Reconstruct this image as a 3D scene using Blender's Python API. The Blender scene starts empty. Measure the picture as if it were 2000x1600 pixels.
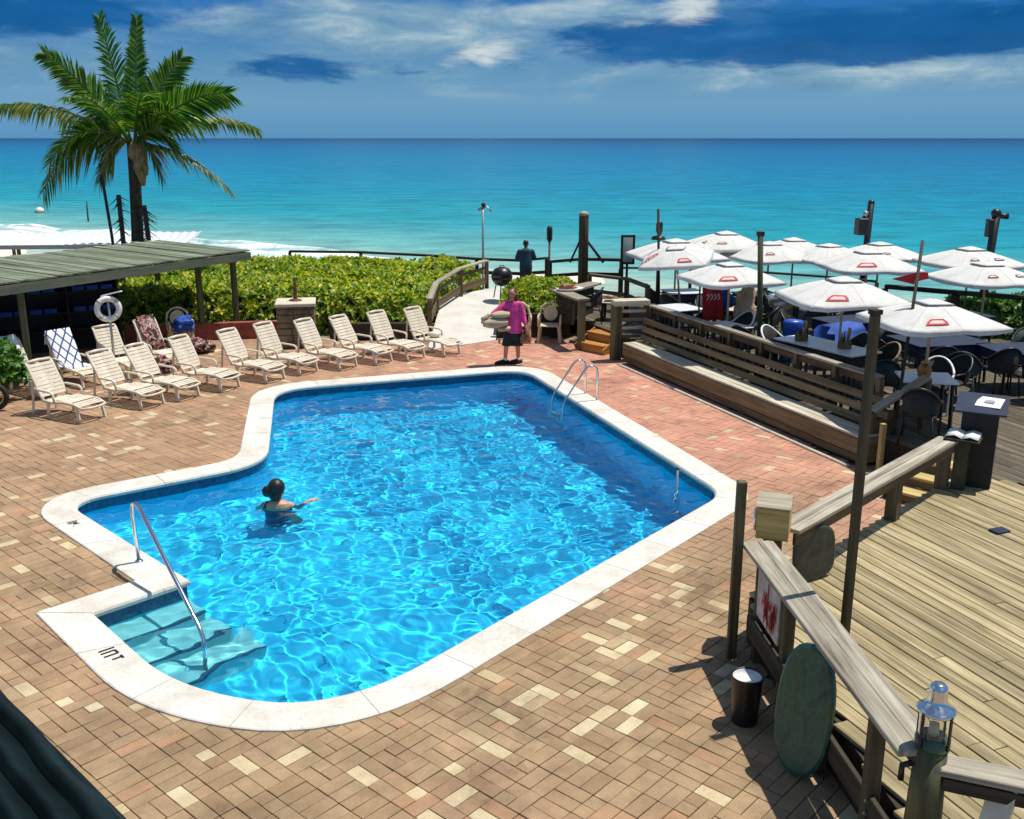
import bpy, bmesh, math, random
import numpy as np
from mathutils import Vector, Matrix, noise as mnoise

R = math.radians
random.seed(7)
scene = bpy.context.scene
COL = scene.collection

# ------------------------------------------------------------------ camera, sky, sun, exposure
cam_data = bpy.data.cameras.new('camera')
cam_data.sensor_fit = 'HORIZONTAL'
cam_data.angle = 2 * math.atan(1000 / 1950)
cam_data.clip_start = 0.1
cam_data.clip_end = 60000
cam = bpy.data.objects.new('camera', cam_data)
COL.objects.link(cam)
cam.location = (0, 0, 4.8)
cam.rotation_euler = (R(90 - 15.205), 0, 0)
scene.camera = cam

SUN_EL, SUN_AZ = 70.0, 67.0            # degrees; azimuth clockwise from +Y
world = bpy.data.worlds.new('World')
scene.world = world
world.use_nodes = True


class NT:
    """small helper to write node trees"""
    def __init__(self, tree):
        self.t = tree
        tree.nodes.clear()

    def n(self, typ, **kw):
        nd = self.t.nodes.new(typ)
        for k, v in kw.items():
            if k.startswith('i_'):
                nd.inputs[k[2:].replace('_', ' ')].default_value = v
            else:
                setattr(nd, k, v)
        return nd

    def l(self, a, b):
        self.t.links.new(a, b)

    def val(self, sock, v):
        if hasattr(v, 'is_output'):
            self.l(v, sock)
        else:
            sock.default_value = v

    def math(self, op, a, b=0.0, c=None, clamp=False):
        nd = self.n('ShaderNodeMath', operation=op, use_clamp=clamp)
        self.val(nd.inputs[0], a)
        self.val(nd.inputs[1], b)
        if c is not None:
            self.val(nd.inputs[2], c)
        return nd.outputs[0]

    def mix(self, fac, a, b, blend='MIX'):
        nd = self.n('ShaderNodeMix', data_type='RGBA', blend_type=blend)
        self.val(nd.inputs[0], fac)
        for s, v in ((nd.inputs[6], a), (nd.inputs[7], b)):
            if hasattr(v, 'is_output'):
                self.l(v, s)
            else:
                s.default_value = (v[0], v[1], v[2], 1)
        return nd.outputs[2]

    def maprange(self, v, a, b, c=0.0, d=1.0, smooth=True):
        nd = self.n('ShaderNodeMapRange', interpolation_type='SMOOTHSTEP' if smooth else 'LINEAR')
        self.val(nd.inputs[0], v)
        for i, x in enumerate((a, b, c, d)):
            self.val(nd.inputs[1 + i], x)
        return nd.outputs[0]

    def comb(self, x, y, z):
        nd = self.n('ShaderNodeCombineXYZ')
        for s, v in zip(nd.inputs, (x, y, z)):
            self.val(s, v)
        return nd.outputs[0]

    def noise(self, vec, scale, detail=4, rough=0.55, dist=0.0):
        nd = self.n('ShaderNodeTexNoise')
        if vec is not None:
            self.l(vec, nd.inputs['Vector'])
        nd.inputs['Scale'].default_value = scale
        nd.inputs['Detail'].default_value = detail
        nd.inputs['Roughness'].default_value = rough
        nd.inputs['Distortion'].default_value = dist
        return nd.outputs['Fac']

    def ramp(self, fac, stops, interp='LINEAR'):
        nd = self.n('ShaderNodeValToRGB')
        cr = nd.color_ramp
        cr.interpolation = interp
        while len(cr.elements) > 1:
            cr.elements.remove(cr.elements[-1])
        cr.elements[0].position = stops[0][0]
        c = stops[0][1]
        cr.elements[0].color = (c[0], c[1], c[2], 1)
        for p, c in stops[1:]:
            e = cr.elements.new(p)
            e.color = (c[0], c[1], c[2], 1)
        self.l(fac, nd.inputs[0])
        return nd.outputs[0]


def build_world():
    k = NT(world.node_tree)
    tc = k.n('ShaderNodeTexCoord')
    sep = k.n('ShaderNodeSeparateXYZ')
    nrm = k.n('ShaderNodeVectorMath', operation='NORMALIZE')
    k.l(tc.outputs['Generated'], nrm.inputs[0])
    k.l(nrm.outputs[0], sep.inputs[0])
    x, y, z = sep.outputs
    sky = k.n('ShaderNodeTexSky', sky_type='NISHITA', sun_disc=False)
    sky.sun_elevation = R(SUN_EL)
    sky.sun_rotation = R(SUN_AZ)
    sky.air_density = 1.3
    sky.dust_density = 0.6
    sky.ozone_density = 4.0
    az = k.math('MULTIPLY', k.math('ARCTAN2', x, y), 57.2958)
    el = k.math('MULTIPLY', k.math('ARCSINE', z), 57.2958)
    zc = k.math('MAXIMUM', z, 0.0)
    # clouds live on a flat layer: far ones are foreshortened
    den = k.math('ADD', zc, 0.085)
    lay = k.comb(k.math('DIVIDE', x, den), k.math('DIVIDE', y, den), 0.0)
    vec = k.comb(k.math('MULTIPLY', az, 0.075), k.math('MULTIPLY', el, 0.30), 0.37)
    n_fine = k.noise(vec, 1.5, 9, 0.58, 0.35)
    n_big = k.noise(k.comb(k.math('MULTIPLY', az, 0.035), k.math('MULTIPLY', el, 0.16), 4.1), 1.0, 3, 0.5, 0.3)
    n_lay = k.noise(lay, 0.45, 8, 0.55, 0.4)
    base = k.mix(1.0, sky.outputs[0], (0.085, 0.085, 0.085), 'MULTIPLY')
    # rain-blue haze low over the sea
    hz = k.ramp(k.maprange(el, 0.0, 9.0, 0, 1, False),
                [(0.0, (0.10, 0.29, 0.51)), (0.2, (0.16, 0.35, 0.54)), (0.4, (0.12, 0.30, 0.50)),
                 (0.7, (0.025, 0.17, 0.46)), (1.0, (0.03, 0.18, 0.46))])
    low = k.maprange(el, 6.0, 26.0, 1.0, 0.0)
    c = k.mix(low, base, hz)
    def blob(a0, e0, sa, se):
        p = k.math('POWER', k.math('MULTIPLY', k.math('SUBTRACT', az, a0), 1 / sa), 2.0)
        q = k.math('POWER', k.math('MULTIPLY', k.math('SUBTRACT', el, e0), 1 / se), 2.0)
        return k.math('EXPONENT', k.math('MULTIPLY', k.math('ADD', p, q), -1.0))
    def vmax(*a):
        r_ = a[0]
        for b in a[1:]:
            r_ = k.math('MAXIMUM', r_, b)
        return r_
    nz = k.math('SUBTRACT', n_fine, 0.5)
    # pale cloud sheets
    pm = vmax(blob(-6.0, 5.7, 9.5, 1.5), k.math('MULTIPLY', blob(20.0, 3.2, 16.0, 0.95), 0.80), k.math('MULTIPLY', blob(-26.0, 3.6, 8.0, 0.8), 0.5), blob(5.0, 6.4, 6.0, 0.8))
    pm = k.math('ADD', k.math('ADD', pm, k.math('MULTIPLY', k.math('SUBTRACT', k.noise(vec, 2.6, 10, 0.6, 0.3), 0.5), 1.9)), 0.18)
    gate = k.maprange(el, 1.5, 3.0)
    pmask = k.math('MULTIPLY', k.maprange(pm, 0.12, 1.0), gate)
    pcol = k.ramp(k.noise(vec, 2.4, 10, 0.62, 0.4), [(0.32, (0.11, 0.27, 0.44)), (0.5, (0.24, 0.41, 0.54)), (0.66, (0.48, 0.61, 0.66))])
    c = k.mix(k.math('MULTIPLY', pmask, 0.9), c, pcol)
    # dark slate-blue cloud bodies
    d = vmax(k.math('MULTIPLY', blob(18.0, 5.15, 16.0, 1.40), 1.3), k.math('MULTIPLY', blob(-11.5, 3.6, 8.5, 0.95), 0.62), k.math('MULTIPLY', blob(-25.5, 6.0, 8.0, 1.4), 0.85))
    nz2 = k.math('SUBTRACT', k.noise(vec, 3.4, 10, 0.6, 0.4), 0.5)
    d = k.math('ADD', k.math('ADD', d, k.math('MULTIPLY', nz, 0.9)), k.math('MULTIPLY', nz2, 0.9))
    gen = k.maprange(n_lay, 0.50, 0.62)           # the same clouds go on over the whole sky
    dmask = k.maprange(d, 0.33, 0.62)
    dcol = k.ramp(n_fine, [(0.3, (0.003, 0.085, 0.27)), (0.55, (0.008, 0.115, 0.34)), (0.75, (0.05, 0.20, 0.43))])
    c = k.mix(k.math('MULTIPLY', dmask, 0.93), c, dcol)
    # white sunlit heads
    wh = vmax(blob(-1.2, 4.5, 2.3, 0.85), blob(9.4, 6.6, 2.6, 0.9), k.math('MULTIPLY', blob(-3.2, 4.0, 1.6, 0.45), 0.8))
    wh = k.math('ADD', wh, k.math('MULTIPLY', k.math('SUBTRACT', k.noise(vec, 4.0, 9, 0.62, 0.6), 0.5), 1.9))
    c = k.mix(k.math('MULTIPLY', k.maprange(wh, 0.35, 1.1), 0.85), c, (0.70, 0.76, 0.75))
    up = k.maprange(el, 9.0, 24.0)
    upcol = k.ramp(n_lay, [(0.42, (0.10, 0.22, 0.42)), (0.56, (0.34, 0.44, 0.56)), (0.72, (0.75, 0.8, 0.84))])
    c = k.mix(k.math('MULTIPLY', k.math('MULTIPLY', gen, up), 0.75), c, upcol)
    bg = k.n('ShaderNodeBackground')
    k.l(c, bg.inputs[0])
    bg.inputs[1].default_value = 1.0
    out = k.n('ShaderNodeOutputWorld')
    k.l(bg.outputs[0], out.inputs[0])


build_world()

sun_data = bpy.data.lights.new('sun', 'SUN')
sun_data.energy = 5.0
sun_data.angle = R(0.53)
sun_data.color = (1.0, 0.945, 0.85)
sun = bpy.data.objects.new('sun', sun_data)
COL.objects.link(sun)
_sd = Vector((math.cos(R(SUN_EL)) * math.sin(R(SUN_AZ)), math.cos(R(SUN_EL)) * math.cos(R(SUN_AZ)), math.sin(R(SUN_EL))))
sun.rotation_euler = _sd.to_track_quat('Z', 'Y').to_euler()
sun.location = (30, 20, 40)

scene.view_settings.view_transform = 'Standard'
scene.view_settings.look = 'None'
scene.view_settings.exposure = 0.0
scene.view_settings.gamma = 1.0
scene.view_settings.use_curve_mapping = False
scene.render.engine = 'CYCLES'
scene.cycles.use_denoising = True
scene.cycles.max_bounces = 8
scene.cycles.transparent_max_bounces = 16

# ------------------------------------------------------------------ mesh helpers


class MB:
    """collects shapes for ONE mesh object"""
    def __init__(self):
        self.v = []
        self.f = []
        self.frame = None
        self.nshape = 0

    def add(self, vs, fs):
        self.nshape += 1
        o = len(self.v)
        self.v += [tuple(p) for p in vs]
        self.f += [tuple(i + o for i in q) for q in fs]
        return self

    def box(self, c, s, rot=None):
        hx, hy, hz = s[0] / 2, s[1] / 2, s[2] / 2
        vs = [Vector((x, y, z)) for x in (-hx, hx) for y in (-hy, hy) for z in (-hz, hz)]
        if rot is not None:
            if not isinstance(rot, Matrix):
                rot = Matrix.Rotation(rot, 3, 'Z')
            vs = [rot @ p for p in vs]
        c = Vector(c)
        return self.add([p + c for p in vs], [(0, 1, 3, 2), (4, 6, 7, 5), (0, 4, 5, 1), (2, 3, 7, 6), (0, 2, 6, 4), (1, 5, 7, 3)])

    def bbox(self, c, s, rot=None, b=0.01):
        """box with chamfered edges"""
        hx, hy, hz = s[0] / 2, s[1] / 2, s[2] / 2
        b = min(b, hx * .9, hy * .9, hz * .9)
        vs = []
        idx = {}
        for sx in (-1, 1):
            for sy in (-1, 1):
                for sz in (-1, 1):
                    for ax in range(3):
                        p = [sx * (hx - b), sy * (hy - b), sz * (hz - b)]
                        p[ax] = (sx * hx, sy * hy, sz * hz)[ax]
                        idx[(sx, sy, sz, ax)] = len(vs)
                        vs.append(Vector(p))
        fs = []
        sg = (-1, 1)
        for ax in range(3):
            for s0 in sg:
                o = [i for i in range(3) if i != ax]
                q = []
                for a, c_ in ((-1, -1), (1, -1), (1, 1), (-1, 1)):
                    k = [0, 0, 0]
                    k[ax] = s0
                    k[o[0]] = a
                    k[o[1]] = c_
                    q.append(idx[(k[0], k[1], k[2], ax)])
                fs.append(tuple(q))
        for ax in range(3):
            o = [i for i in range(3) if i != ax]
            for a in sg:
                for c_ in sg:
                    q = []
                    for e, w in ((-1, o[0]), (1, o[0]), (1, o[1]), (-1, o[1])):
                        k = [0, 0, 0]
                        k[ax] = e
                        k[o[0]] = a
                        k[o[1]] = c_
                        q.append(idx[(k[0], k[1], k[2], w)])
                    fs.append(tuple(q))
        for sx in sg:
            for sy in sg:
                for sz in sg:
                    fs.append(tuple(idx[(sx, sy, sz, a)] for a in range(3)))
        if rot is not None:
            if not isinstance(rot, Matrix):
                rot = Matrix.Rotation(rot, 3, 'Z')
            vs = [rot @ p for p in vs]
        c = Vector(c)
        return self.add([p + c for p in vs], fs)

    def bar(self, a, b, w, h, up=(0, 0, 1), bev=0.0):
        """rectangular beam from a to b; w sideways, h along up"""
        a, b = Vector(a), Vector(b)
        d = b - a
        L = d.length
        d.normalize()
        u = Vector(up)
        s = d.cross(u)
        if s.length < 1e-4:
            s = d.cross(Vector((1, 0, 0)))
        s.normalize()
        u = s.cross(d).normalized()
        m = Matrix((d, s, u)).transposed()
        self.frame = ((a + b) / 2, d, s, u)
        if bev:
            return self.bbox((a + b) / 2, (L, w, h), m, bev)
        return self.box((a + b) / 2, (L, w, h), m)

    def tube(self, pts, r, n=8, cap=True):
        pts = [Vector(p) for p in pts]
        rs = r if isinstance(r, (list, tuple)) else [r] * len(pts)
        t0 = (pts[1] - pts[0]).normalized()
        fd = (pts[-1] - pts[0])
        if fd.length > 1e-4:
            fd.normalize()
            fs_ = fd.orthogonal().normalized()
            self.frame = ((pts[0] + pts[-1]) / 2, fd, fs_, fs_.cross(fd))
        ref = Vector((0, 0, 1)) if abs(t0.z) < .9 else Vector((1, 0, 0))
        s = t0.cross(ref).normalized()
        vs = []
        for i, p in enumerate(pts):
            if i == 0:
                t = t0
            elif i == len(pts) - 1:
                t = (pts[i] - pts[i - 1]).normalized()
            else:
                t = ((pts[i] - pts[i - 1]).normalized() + (pts[i + 1] - pts[i]).normalized()).normalized()
            s = (s - t * s.dot(t)).normalized()
            u = t.cross(s)
            for k in range(n):
                a = 2 * math.pi * k / n
                vs.append(p + (s * math.cos(a) + u * math.sin(a)) * rs[i])
        fs = [(i * n + k, i * n + (k + 1) % n, (i + 1) * n + (k + 1) % n, (i + 1) * n + k) for i in range(len(pts) - 1) for k in range(n)]
        if cap:
            fs.append(tuple(range(n))[::-1])
            fs.append(tuple((len(pts) - 1) * n + k for k in range(n)))
        return self.add(vs, fs)

    def lathe(self, prof, n=16, c=(0, 0, 0), sx=1.0, sy=1.0, cap=True, a0=0.0):
        c = Vector(c)
        vs = [c + Vector((r * math.cos(a0 + 2 * math.pi * k / n) * sx, r * math.sin(a0 + 2 * math.pi * k / n) * sy, z)) for r, z in prof for k in range(n)]
        fs = [(i * n + k, i * n + (k + 1) % n, (i + 1) * n + (k + 1) % n, (i + 1) * n + k) for i in range(len(prof) - 1) for k in range(n)]
        if cap:
            fs.append(tuple(range(n))[::-1])
            fs.append(tuple((len(prof) - 1) * n + k for k in range(n)))
        return self.add(vs, fs)

    def prism(self, poly, z0, z1):
        n = len(poly)
        vs = [(p[0], p[1], z0) for p in poly] + [(p[0], p[1], z1) for p in poly]
        fs = [tuple(range(n))[::-1], tuple(range(n, 2 * n))] + [(k, (k + 1) % n, n + (k + 1) % n, n + k) for k in range(n)]
        return self.add(vs, fs)

    def loft(self, rings, cap=True):
        """rings: list of lists of points, equal length"""
        n = len(rings[0])
        vs = [p for r_ in rings for p in r_]
        fs = [(i * n + k, i * n + (k + 1) % n, (i + 1) * n + (k + 1) % n, (i + 1) * n + k) for i in range(len(rings) - 1) for k in range(n)]
        if cap:
            fs.append(tuple(range(n))[::-1])
            fs.append(tuple((len(rings) - 1) * n + k for k in range(n)))
        return self.add(vs, fs)

    def sphere(self, c, r, n=12, m=8):
        if not isinstance(r, (list, tuple)):
            r = (r, r, r)
        rings = []
        for i in range(1, m):
            t = math.pi * i / m
            rings.append([Vector(c) + Vector((r[0] * math.sin(t) * math.cos(2 * math.pi * k / n), r[1] * math.sin(t) * math.sin(2 * math.pi * k / n), -r[2] * math.cos(t))) for k in range(n)])
        return self.loft(rings)

    def build(self, name, mat, parent=None, smooth=False, world=False, kind=None, bevel=0.0):
        me = bpy.data.meshes.new(name)
        vs = self.v
        if world and parent is not None:
            inv = parent.matrix_basis.inverted()
            if parent.parent is not None:
                inv = inv @ parent.parent.matrix_basis.inverted()
            vs = [inv @ Vector(p) for p in vs]
        base = None
        if self.frame is not None and self.nshape == 1:
            # a single beam or pole gets its own axes: local x runs along it
            c, d, s, u = self.frame
            base = Matrix.Translation(c) @ Matrix((d, s, u)).transposed().to_4x4()
            if world and parent is not None:
                base = inv @ base
            bi = base.inverted()
            vs = [bi @ Vector(p) for p in vs]
        me.from_pydata([tuple(p) for p in vs], [], self.f)
        me.update()
        if smooth:
            me.polygons.foreach_set('use_smooth', [True] * len(me.polygons))
        if isinstance(mat, str):
            mat = M[mat]
        if mat is not None:
            me.materials.append(mat)
        o = bpy.data.objects.new(name, me)
        COL.objects.link(o)
        o.parent = parent
        if base is not None:
            o.matrix_basis = base
        if kind:
            o['kind'] = kind
        if bevel:
            b = o.modifiers.new('bevel', 'BEVEL')
            b.width = bevel
            b.segments = 2
            b.limit_method = 'ANGLE'
        return o


def thing(name, label, cat, loc=(0, 0, 0), rz=0.0, group=None):
    o = bpy.data.objects.new(name, None)
    COL.objects.link(o)
    o.empty_display_size = 0.2
    o.location = loc
    o.rotation_euler = (0, 0, rz)
    o.matrix_basis = Matrix.Translation(loc) @ Matrix.Rotation(rz, 4, 'Z')
    return tag(o, label, cat, group)


def tag(o, label, cat, group=None):
    o['label'] = label
    o['category'] = cat
    if group:
        o['group'] = group
    return o


def copy_tree(src, loc, rz, label, group=None):
    """copy of a thing with its parts and their sub-parts"""
    def cp(o, par):
        c = o.copy()
        COL.objects.link(c)
        c.parent = par
        for ch in list(o.children):
            cp(ch, c)
        return c
    r_ = cp(src, None)
    r_.matrix_basis = Matrix.Translation(loc) @ Matrix.Rotation(rz, 4, 'Z')
    r_['label'] = label
    if group:
        r_['group'] = group
    return r_


def ring(c, d, rx, ry, n=12, side=None):
    """ellipse of points round c, perpendicular to d; rx along side"""
    d = Vector(d).normalized()
    s = Vector(side) if side is not None else Vector((1, 0, 0))
    s = (s - d * s.dot(d))
    if s.length < 1e-4:
        s = d.orthogonal()
    s.normalize()
    u = d.cross(s)
    return [Vector(c) + s * rx * math.cos(2 * math.pi * k / n) + u * ry * math.sin(2 * math.pi * k / n) for k in range(n)]


def smooth_closed(pts, rad, n=7):
    """round the corners of a closed polygon; rad per corner"""
    out = []
    N = len(pts)
    for i in range(N):
        p = Vector(pts[i]).to_2d()
        a = Vector(pts[i - 1]).to_2d()
        b = Vector(pts[(i + 1) % N]).to_2d()
        r_ = rad[i]
        if r_ <= 0:
            out.append(p)
            continue
        da, db = (a - p), (b - p)
        ra, rb = min(r_, da.length * .49), min(r_, db.length * .49)
        p0, p1 = p + da.normalized() * ra, p + db.normalized() * rb
        for k in range(n + 1):
            t = k / n
            out.append(p0 * (1 - t) ** 2 + p * 2 * t * (1 - t) + p1 * t * t)
    return out


def offset_poly(pts, d):
    """offset a counter-clockwise closed polyline outward by d (mitred)"""
    out = []
    N = len(pts)
    for i in range(N):
        a, p, b = pts[i - 1], pts[i], pts[(i + 1) % N]
        t0 = (p - a).normalized()
        t1 = (b - p).normalized()
        n0, n1 = Vector((t0.y, -t0.x)), Vector((t1.y, -t1.x))
        m = (n0 + n1)
        m = m.normalized() / max(0.35, m.normalized().dot(n0))
        out.append(p + m * d)
    return out


def inside(p, poly):
    x, y = p[0], p[1]
    c = False
    j = len(poly) - 1
    for i in range(len(poly)):
        xi, yi = poly[i][0], poly[i][1]
        xj, yj = poly[j][0], poly[j][1]
        if (yi > y) != (yj > y) and x < (xj - xi) * (y - yi) / (yj - yi) + xi:
            c = not c
        j = i
    return c


# ------------------------------------------------------------------ materials
M = {}


def newmat(name):
    m = bpy.data.materials.new(name)
    m.use_nodes = True
    k = NT(m.node_tree)
    out = k.n('ShaderNodeOutputMaterial')
    p = k.n('ShaderNodeBsdfPrincipled')
    k.l(p.outputs[0], out.inputs[0])
    M[name] = m
    return m, k, p, out


def simple(name, col, rough=0.6, metal=0.0, var=0.12, scale=6.0, bump=0.0, bscale=40.0, spec=0.5, col2=None, trans=0.0):
    """plain procedural surface with soft colour mottling"""
    m, k, p, out = newmat(name)
    tc = k.n('ShaderNodeTexCoord')
    nz = k.noise(tc.outputs['Object'], scale, 6, 0.6)
    c2 = col2 if col2 else tuple(c * (1 - var * 2) for c in col)
    c1 = tuple(min(1, c * (1 + var)) for c in col)
    k.l(k.ramp(nz, [(0.3, c2), (0.68, c1)]), p.inputs['Base Color'])
    p.inputs['Roughness'].default_value = rough
    p.inputs['Metallic'].default_value = metal
    p.inputs['Specular IOR Level'].default_value = spec
    if trans:
        p.inputs['Transmission Weight'].default_value = trans
    if bump:
        b = k.n('ShaderNodeBump')
        b.inputs['Strength'].default_value = bump
        b.inputs['Distance'].default_value = 0.02
        k.l(k.noise(tc.outputs['Object'], bscale, 5, 0.6), b.inputs['Height'])
        k.l(b.outputs[0], p.inputs['Normal'])
    return m


def wood(name, cols, rough=0.75, axis='X', scale=3.0, bump=0.5, rnd=0.5, spec=0.25):
    """weathered timber: grain runs along the object's longest (local) axis"""
    m, k, p, out = newmat(name)
    tc = k.n('ShaderNodeTexCoord')
    oi = k.n('ShaderNodeObjectInfo')
    mp = k.n('ShaderNodeMapping')
    k.l(tc.outputs['Object'], mp.inputs[0])
    st = {'X': (0.25, 5, 5), 'Y': (5, 0.25, 5), 'Z': (5, 5, 0.25)}[axis]
    mp.inputs['Scale'].default_value = st
    off = k.n('ShaderNodeVectorMath', operation='ADD')
    k.l(mp.outputs[0], off.inputs[0])
    k.l(k.comb(k.math('MULTIPLY', oi.outputs['Random'], 37.0), k.math('MULTIPLY', oi.outputs['Random'], 91.0), 0.0), off.inputs[1])
    g = k.noise(off.outputs[0], scale, 8, 0.65, 0.6)
    g2 = k.noise(tc.outputs['Object'], 0.9, 4, 0.6)
    f = k.math('ADD', k.math('MULTIPLY', g, 0.75), k.math('MULTIPLY', g2, 0.25))
    c = k.ramp(f, [(0.32, cols[0]), (0.5, cols[1]), (0.66, cols[2])])
    br = k.math('ADD', 1.0 - rnd * 0.5, k.math('MULTIPLY', oi.outputs['Random'], rnd))
    c = k.mix(1.0, c, k.comb(br, br, br), 'MULTIPLY')
    k.l(c, p.inputs['Base Color'])
    p.inputs['Roughness'].default_value = rough
    p.inputs['Specular IOR Level'].default_value = spec
    b = k.n('ShaderNodeBump')
    b.inputs['Strength'].default_value = bump
    b.inputs['Distance'].default_value = 0.006
    k.l(g, b.inputs['Height'])
    k.l(b.outputs[0], p.inputs['Normal'])
    return m


def leafmat(name, stops, rough=0.45, scale=1.2, trans=0.25):
    m, k, p, out = newmat(name)
    tc = k.n('ShaderNodeTexCoord')
    geo = k.n('ShaderNodeNewGeometry')
    nz = k.noise(tc.outputs['Object'], scale, 4, 0.6)
    f = k.math('ADD', k.math('MULTIPLY', geo.outputs['Random Per Island'], 0.55), k.math('MULTIPLY', nz, 0.45))
    c = k.ramp(f, stops)
    k.l(c, p.inputs['Base Color'])
    p.inputs['Roughness'].default_value = rough
    p.inputs['Specular IOR Level'].default_value = 0.4
    tr = k.n('ShaderNodeBsdfTranslucent')
    k.l(k.mix(1.0, c, (1.0, 1.15, 0.5), 'MULTIPLY'), tr.inputs[0])
    mx = k.n('ShaderNodeMixShader')
    mx.inputs[0].default_value = trans
    k.l(p.outputs[0], mx.inputs[1])
    k.l(tr.outputs[0], mx.inputs[2])
    k.l(mx.outputs[0], out.inputs[0])
    return m

# ------------------------------------------------------------------ pool outline (counter-clockwise, metres)
POOL_CORNERS = [(-4.42, 9.50), (-3.04, 8.00), (-1.50, 7.60), (2.98, 13.12), (0.28, 20.95), (-4.72, 19.15), (-3.78, 14.50), (-6.15, 12.80), (-3.66, 10.30)]
POOL_RADII = [0.0, 0.75, 1.15, 0.45, 0.75, 0.8, 0.75, 0.62, 0.0]
INNER = smooth_closed(POOL_CORNERS, POOL_RADII, 9)
OUTER = offset_poly(INNER, 0.405)
WATER_Z = -0.16


def pool_depth(x, y):
    # shallow by the steps, deep towards the far right
    t = ((x + 3.5) * 0.75 + (y - 10.0) * 0.62) / 8.0
    t = max(0.0, min(1.0, t))
    return -1.0 - 0.75 * t * t * (3 - 2 * t)


def build_materials_ground():
    # pavers: colour of each stone varies
    stops = [(0.0, (0.28, 0.185, 0.105)), (0.3, (0.33, 0.23, 0.135)), (0.6, (0.365, 0.26, 0.155)), (0.76, (0.345, 0.25, 0.155)),
             (0.82, (0.39, 0.24, 0.14)), (0.87, (0.42, 0.235, 0.135)), (0.91, (0.40, 0.295, 0.175)), (0.93, (0.43, 0.335, 0.205)), (0.942, (0.56, 0.475, 0.30)), (1.0, (0.64, 0.565, 0.39))]
    for nm in ('paver', 'paver_joined'):
        m, k, p, out = newmat(nm)
        geo = k.n('ShaderNodeNewGeometry')
        if nm == 'paver':
            rn = k.n('ShaderNodeObjectInfo').outputs['Random']
        else:
            rn = geo.outputs['Random Per Island']
        nd = k.n('ShaderNodeValToRGB')
        nd.color_ramp.interpolation = 'CONSTANT'
        pos = geo.outputs['Position']
        big = k.noise(pos, 0.28, 3, 0.5)
        # reddish drifts in the paving towards the far side
        sep = k.n('ShaderNodeSeparateXYZ')
        k.l(pos, sep.inputs[0])
        red = k.math('ADD', k.maprange(sep.outputs[1], 10.0, 16.0, 0.0, 0.95), k.maprange(big, 0.50, 0.68, 0.0, 0.40))
        red = k.math('MULTIPLY', red, k.maprange(sep.outputs[0], -6.0, 1.0, 0.22, 1.0))
        c = k.ramp(rn, stops)
        lum = k.maprange(rn, 0.91, 0.95, 1.0, 0.3)
        c = k.mix(k.math('MULTIPLY', lum, 0.3), c, (0.345, 0.255, 0.16))
        c = k.mix(k.math('MULTIPLY', k.math('MULTIPLY', red, lum), 0.85, clamp=True), c, (0.56, 0.28, 0.21))
        fine = k.noise(pos, 5.0, 8, 0.7)
        grit = k.noise(pos, 60.0, 4, 0.7)
        br = k.math('ADD', k.maprange(fine, 0.25, 0.75, 0.78, 1.14, False), k.maprange(grit, 0.3, 0.7, -0.12, 0.12, False))
        blot = k.noise(pos, 1.3, 5, 0.65)
        br = k.math('MULTIPLY', br, k.maprange(blot, 0.3, 0.72, 0.70, 1.22, False))
        stain = k.noise(pos, 0.75, 9, 0.72, 0.8)
        br = k.math('MULTIPLY', br, k.maprange(stain, 0.33, 0.45, 0.74, 1.0))
        c = k.mix(1.0, c, k.comb(k.math('MULTIPLY', br, 1.02), k.math('MULTIPLY', br, 0.985), k.math('MULTIPLY', br, 0.94)), 'MULTIPLY')
        k.l(c, p.inputs['Base Color'])
        p.inputs['Roughness'].default_value = 0.85
        p.inputs['Specular IOR Level'].default_value = 0.25
        b = k.n('ShaderNodeBump')
        b.inputs['Strength'].default_value = 0.5
        b.inputs['Distance'].default_value = 0.006
        k.l(k.noise(pos, 34.0, 6, 0.7), b.inputs['Height'])
        k.l(b.outputs[0], p.inputs['Normal'])
    simple('joint_sand', (0.27, 0.19, 0.12), 0.95, var=0.2, scale=3, bump=0.4)
    # coping: off-white cast stone with specks and grey wear
    m, k, p, out = newmat('coping')
    pos = k.n('ShaderNodeNewGeometry').outputs['Position']
    oi = k.n('ShaderNodeObjectInfo').outputs['Random']
    w = k.noise(pos, 1.6, 8, 0.65)
    s = k.noise(pos, 26.0, 6, 0.75)
    c = k.ramp(w, [(0.32, (0.50, 0.46, 0.39)), (0.48, (0.62, 0.59, 0.53)), (0.65, (0.68, 0.66, 0.61))])
    br = k.math('ADD', k.maprange(s, 0.28, 0.5, 0.72, 1.0), k.math('MULTIPLY', oi, 0.06))
    k.l(k.mix(1.0, c, k.comb(br, br, br), 'MULTIPLY'), p.inputs['Base Color'])
    p.inputs['Roughness'].default_value = 0.8
    b = k.n('ShaderNodeBump')
    b.inputs['Strength'].default_value = 0.35
    b.inputs['Distance'].default_value = 0.004
    k.l(k.noise(pos, 55.0, 5, 0.7), b.inputs['Height'])
    k.l(b.outputs[0], p.inputs['Normal'])
    # painted basin
    m, k, p, out = newmat('pool_paint')
    pos = k.n('ShaderNodeNewGeometry').outputs['Position']
    c = k.ramp(k.noise(pos, 1.1, 5, 0.6), [(0.35, (0.02, 0.54, 0.82)), (0.65, (0.04, 0.62, 0.90))])
    k.l(c, p.inputs['Base Color'])
    p.inputs['Roughness'].default_value = 0.7
    simple('pool_step_paint', (0.44, 0.68, 0.68), 0.7, var=0.1, scale=4)
    simple('step_edge_paint', (0.03, 0.10, 0.16), 0.6)
    simple('waterline_tile', (0.02, 0.10, 0.22), 0.25, var=0.3, scale=20)
    # water
    m, k, p, out = newmat('pool_water')
    p.inputs['Base Color'].default_value = POOL_TINT
    p.inputs['Roughness'].default_value = 0.0
    p.inputs['IOR'].default_value = 1.33
    p.inputs['Transmission Weight'].default_value = 1.0


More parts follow.
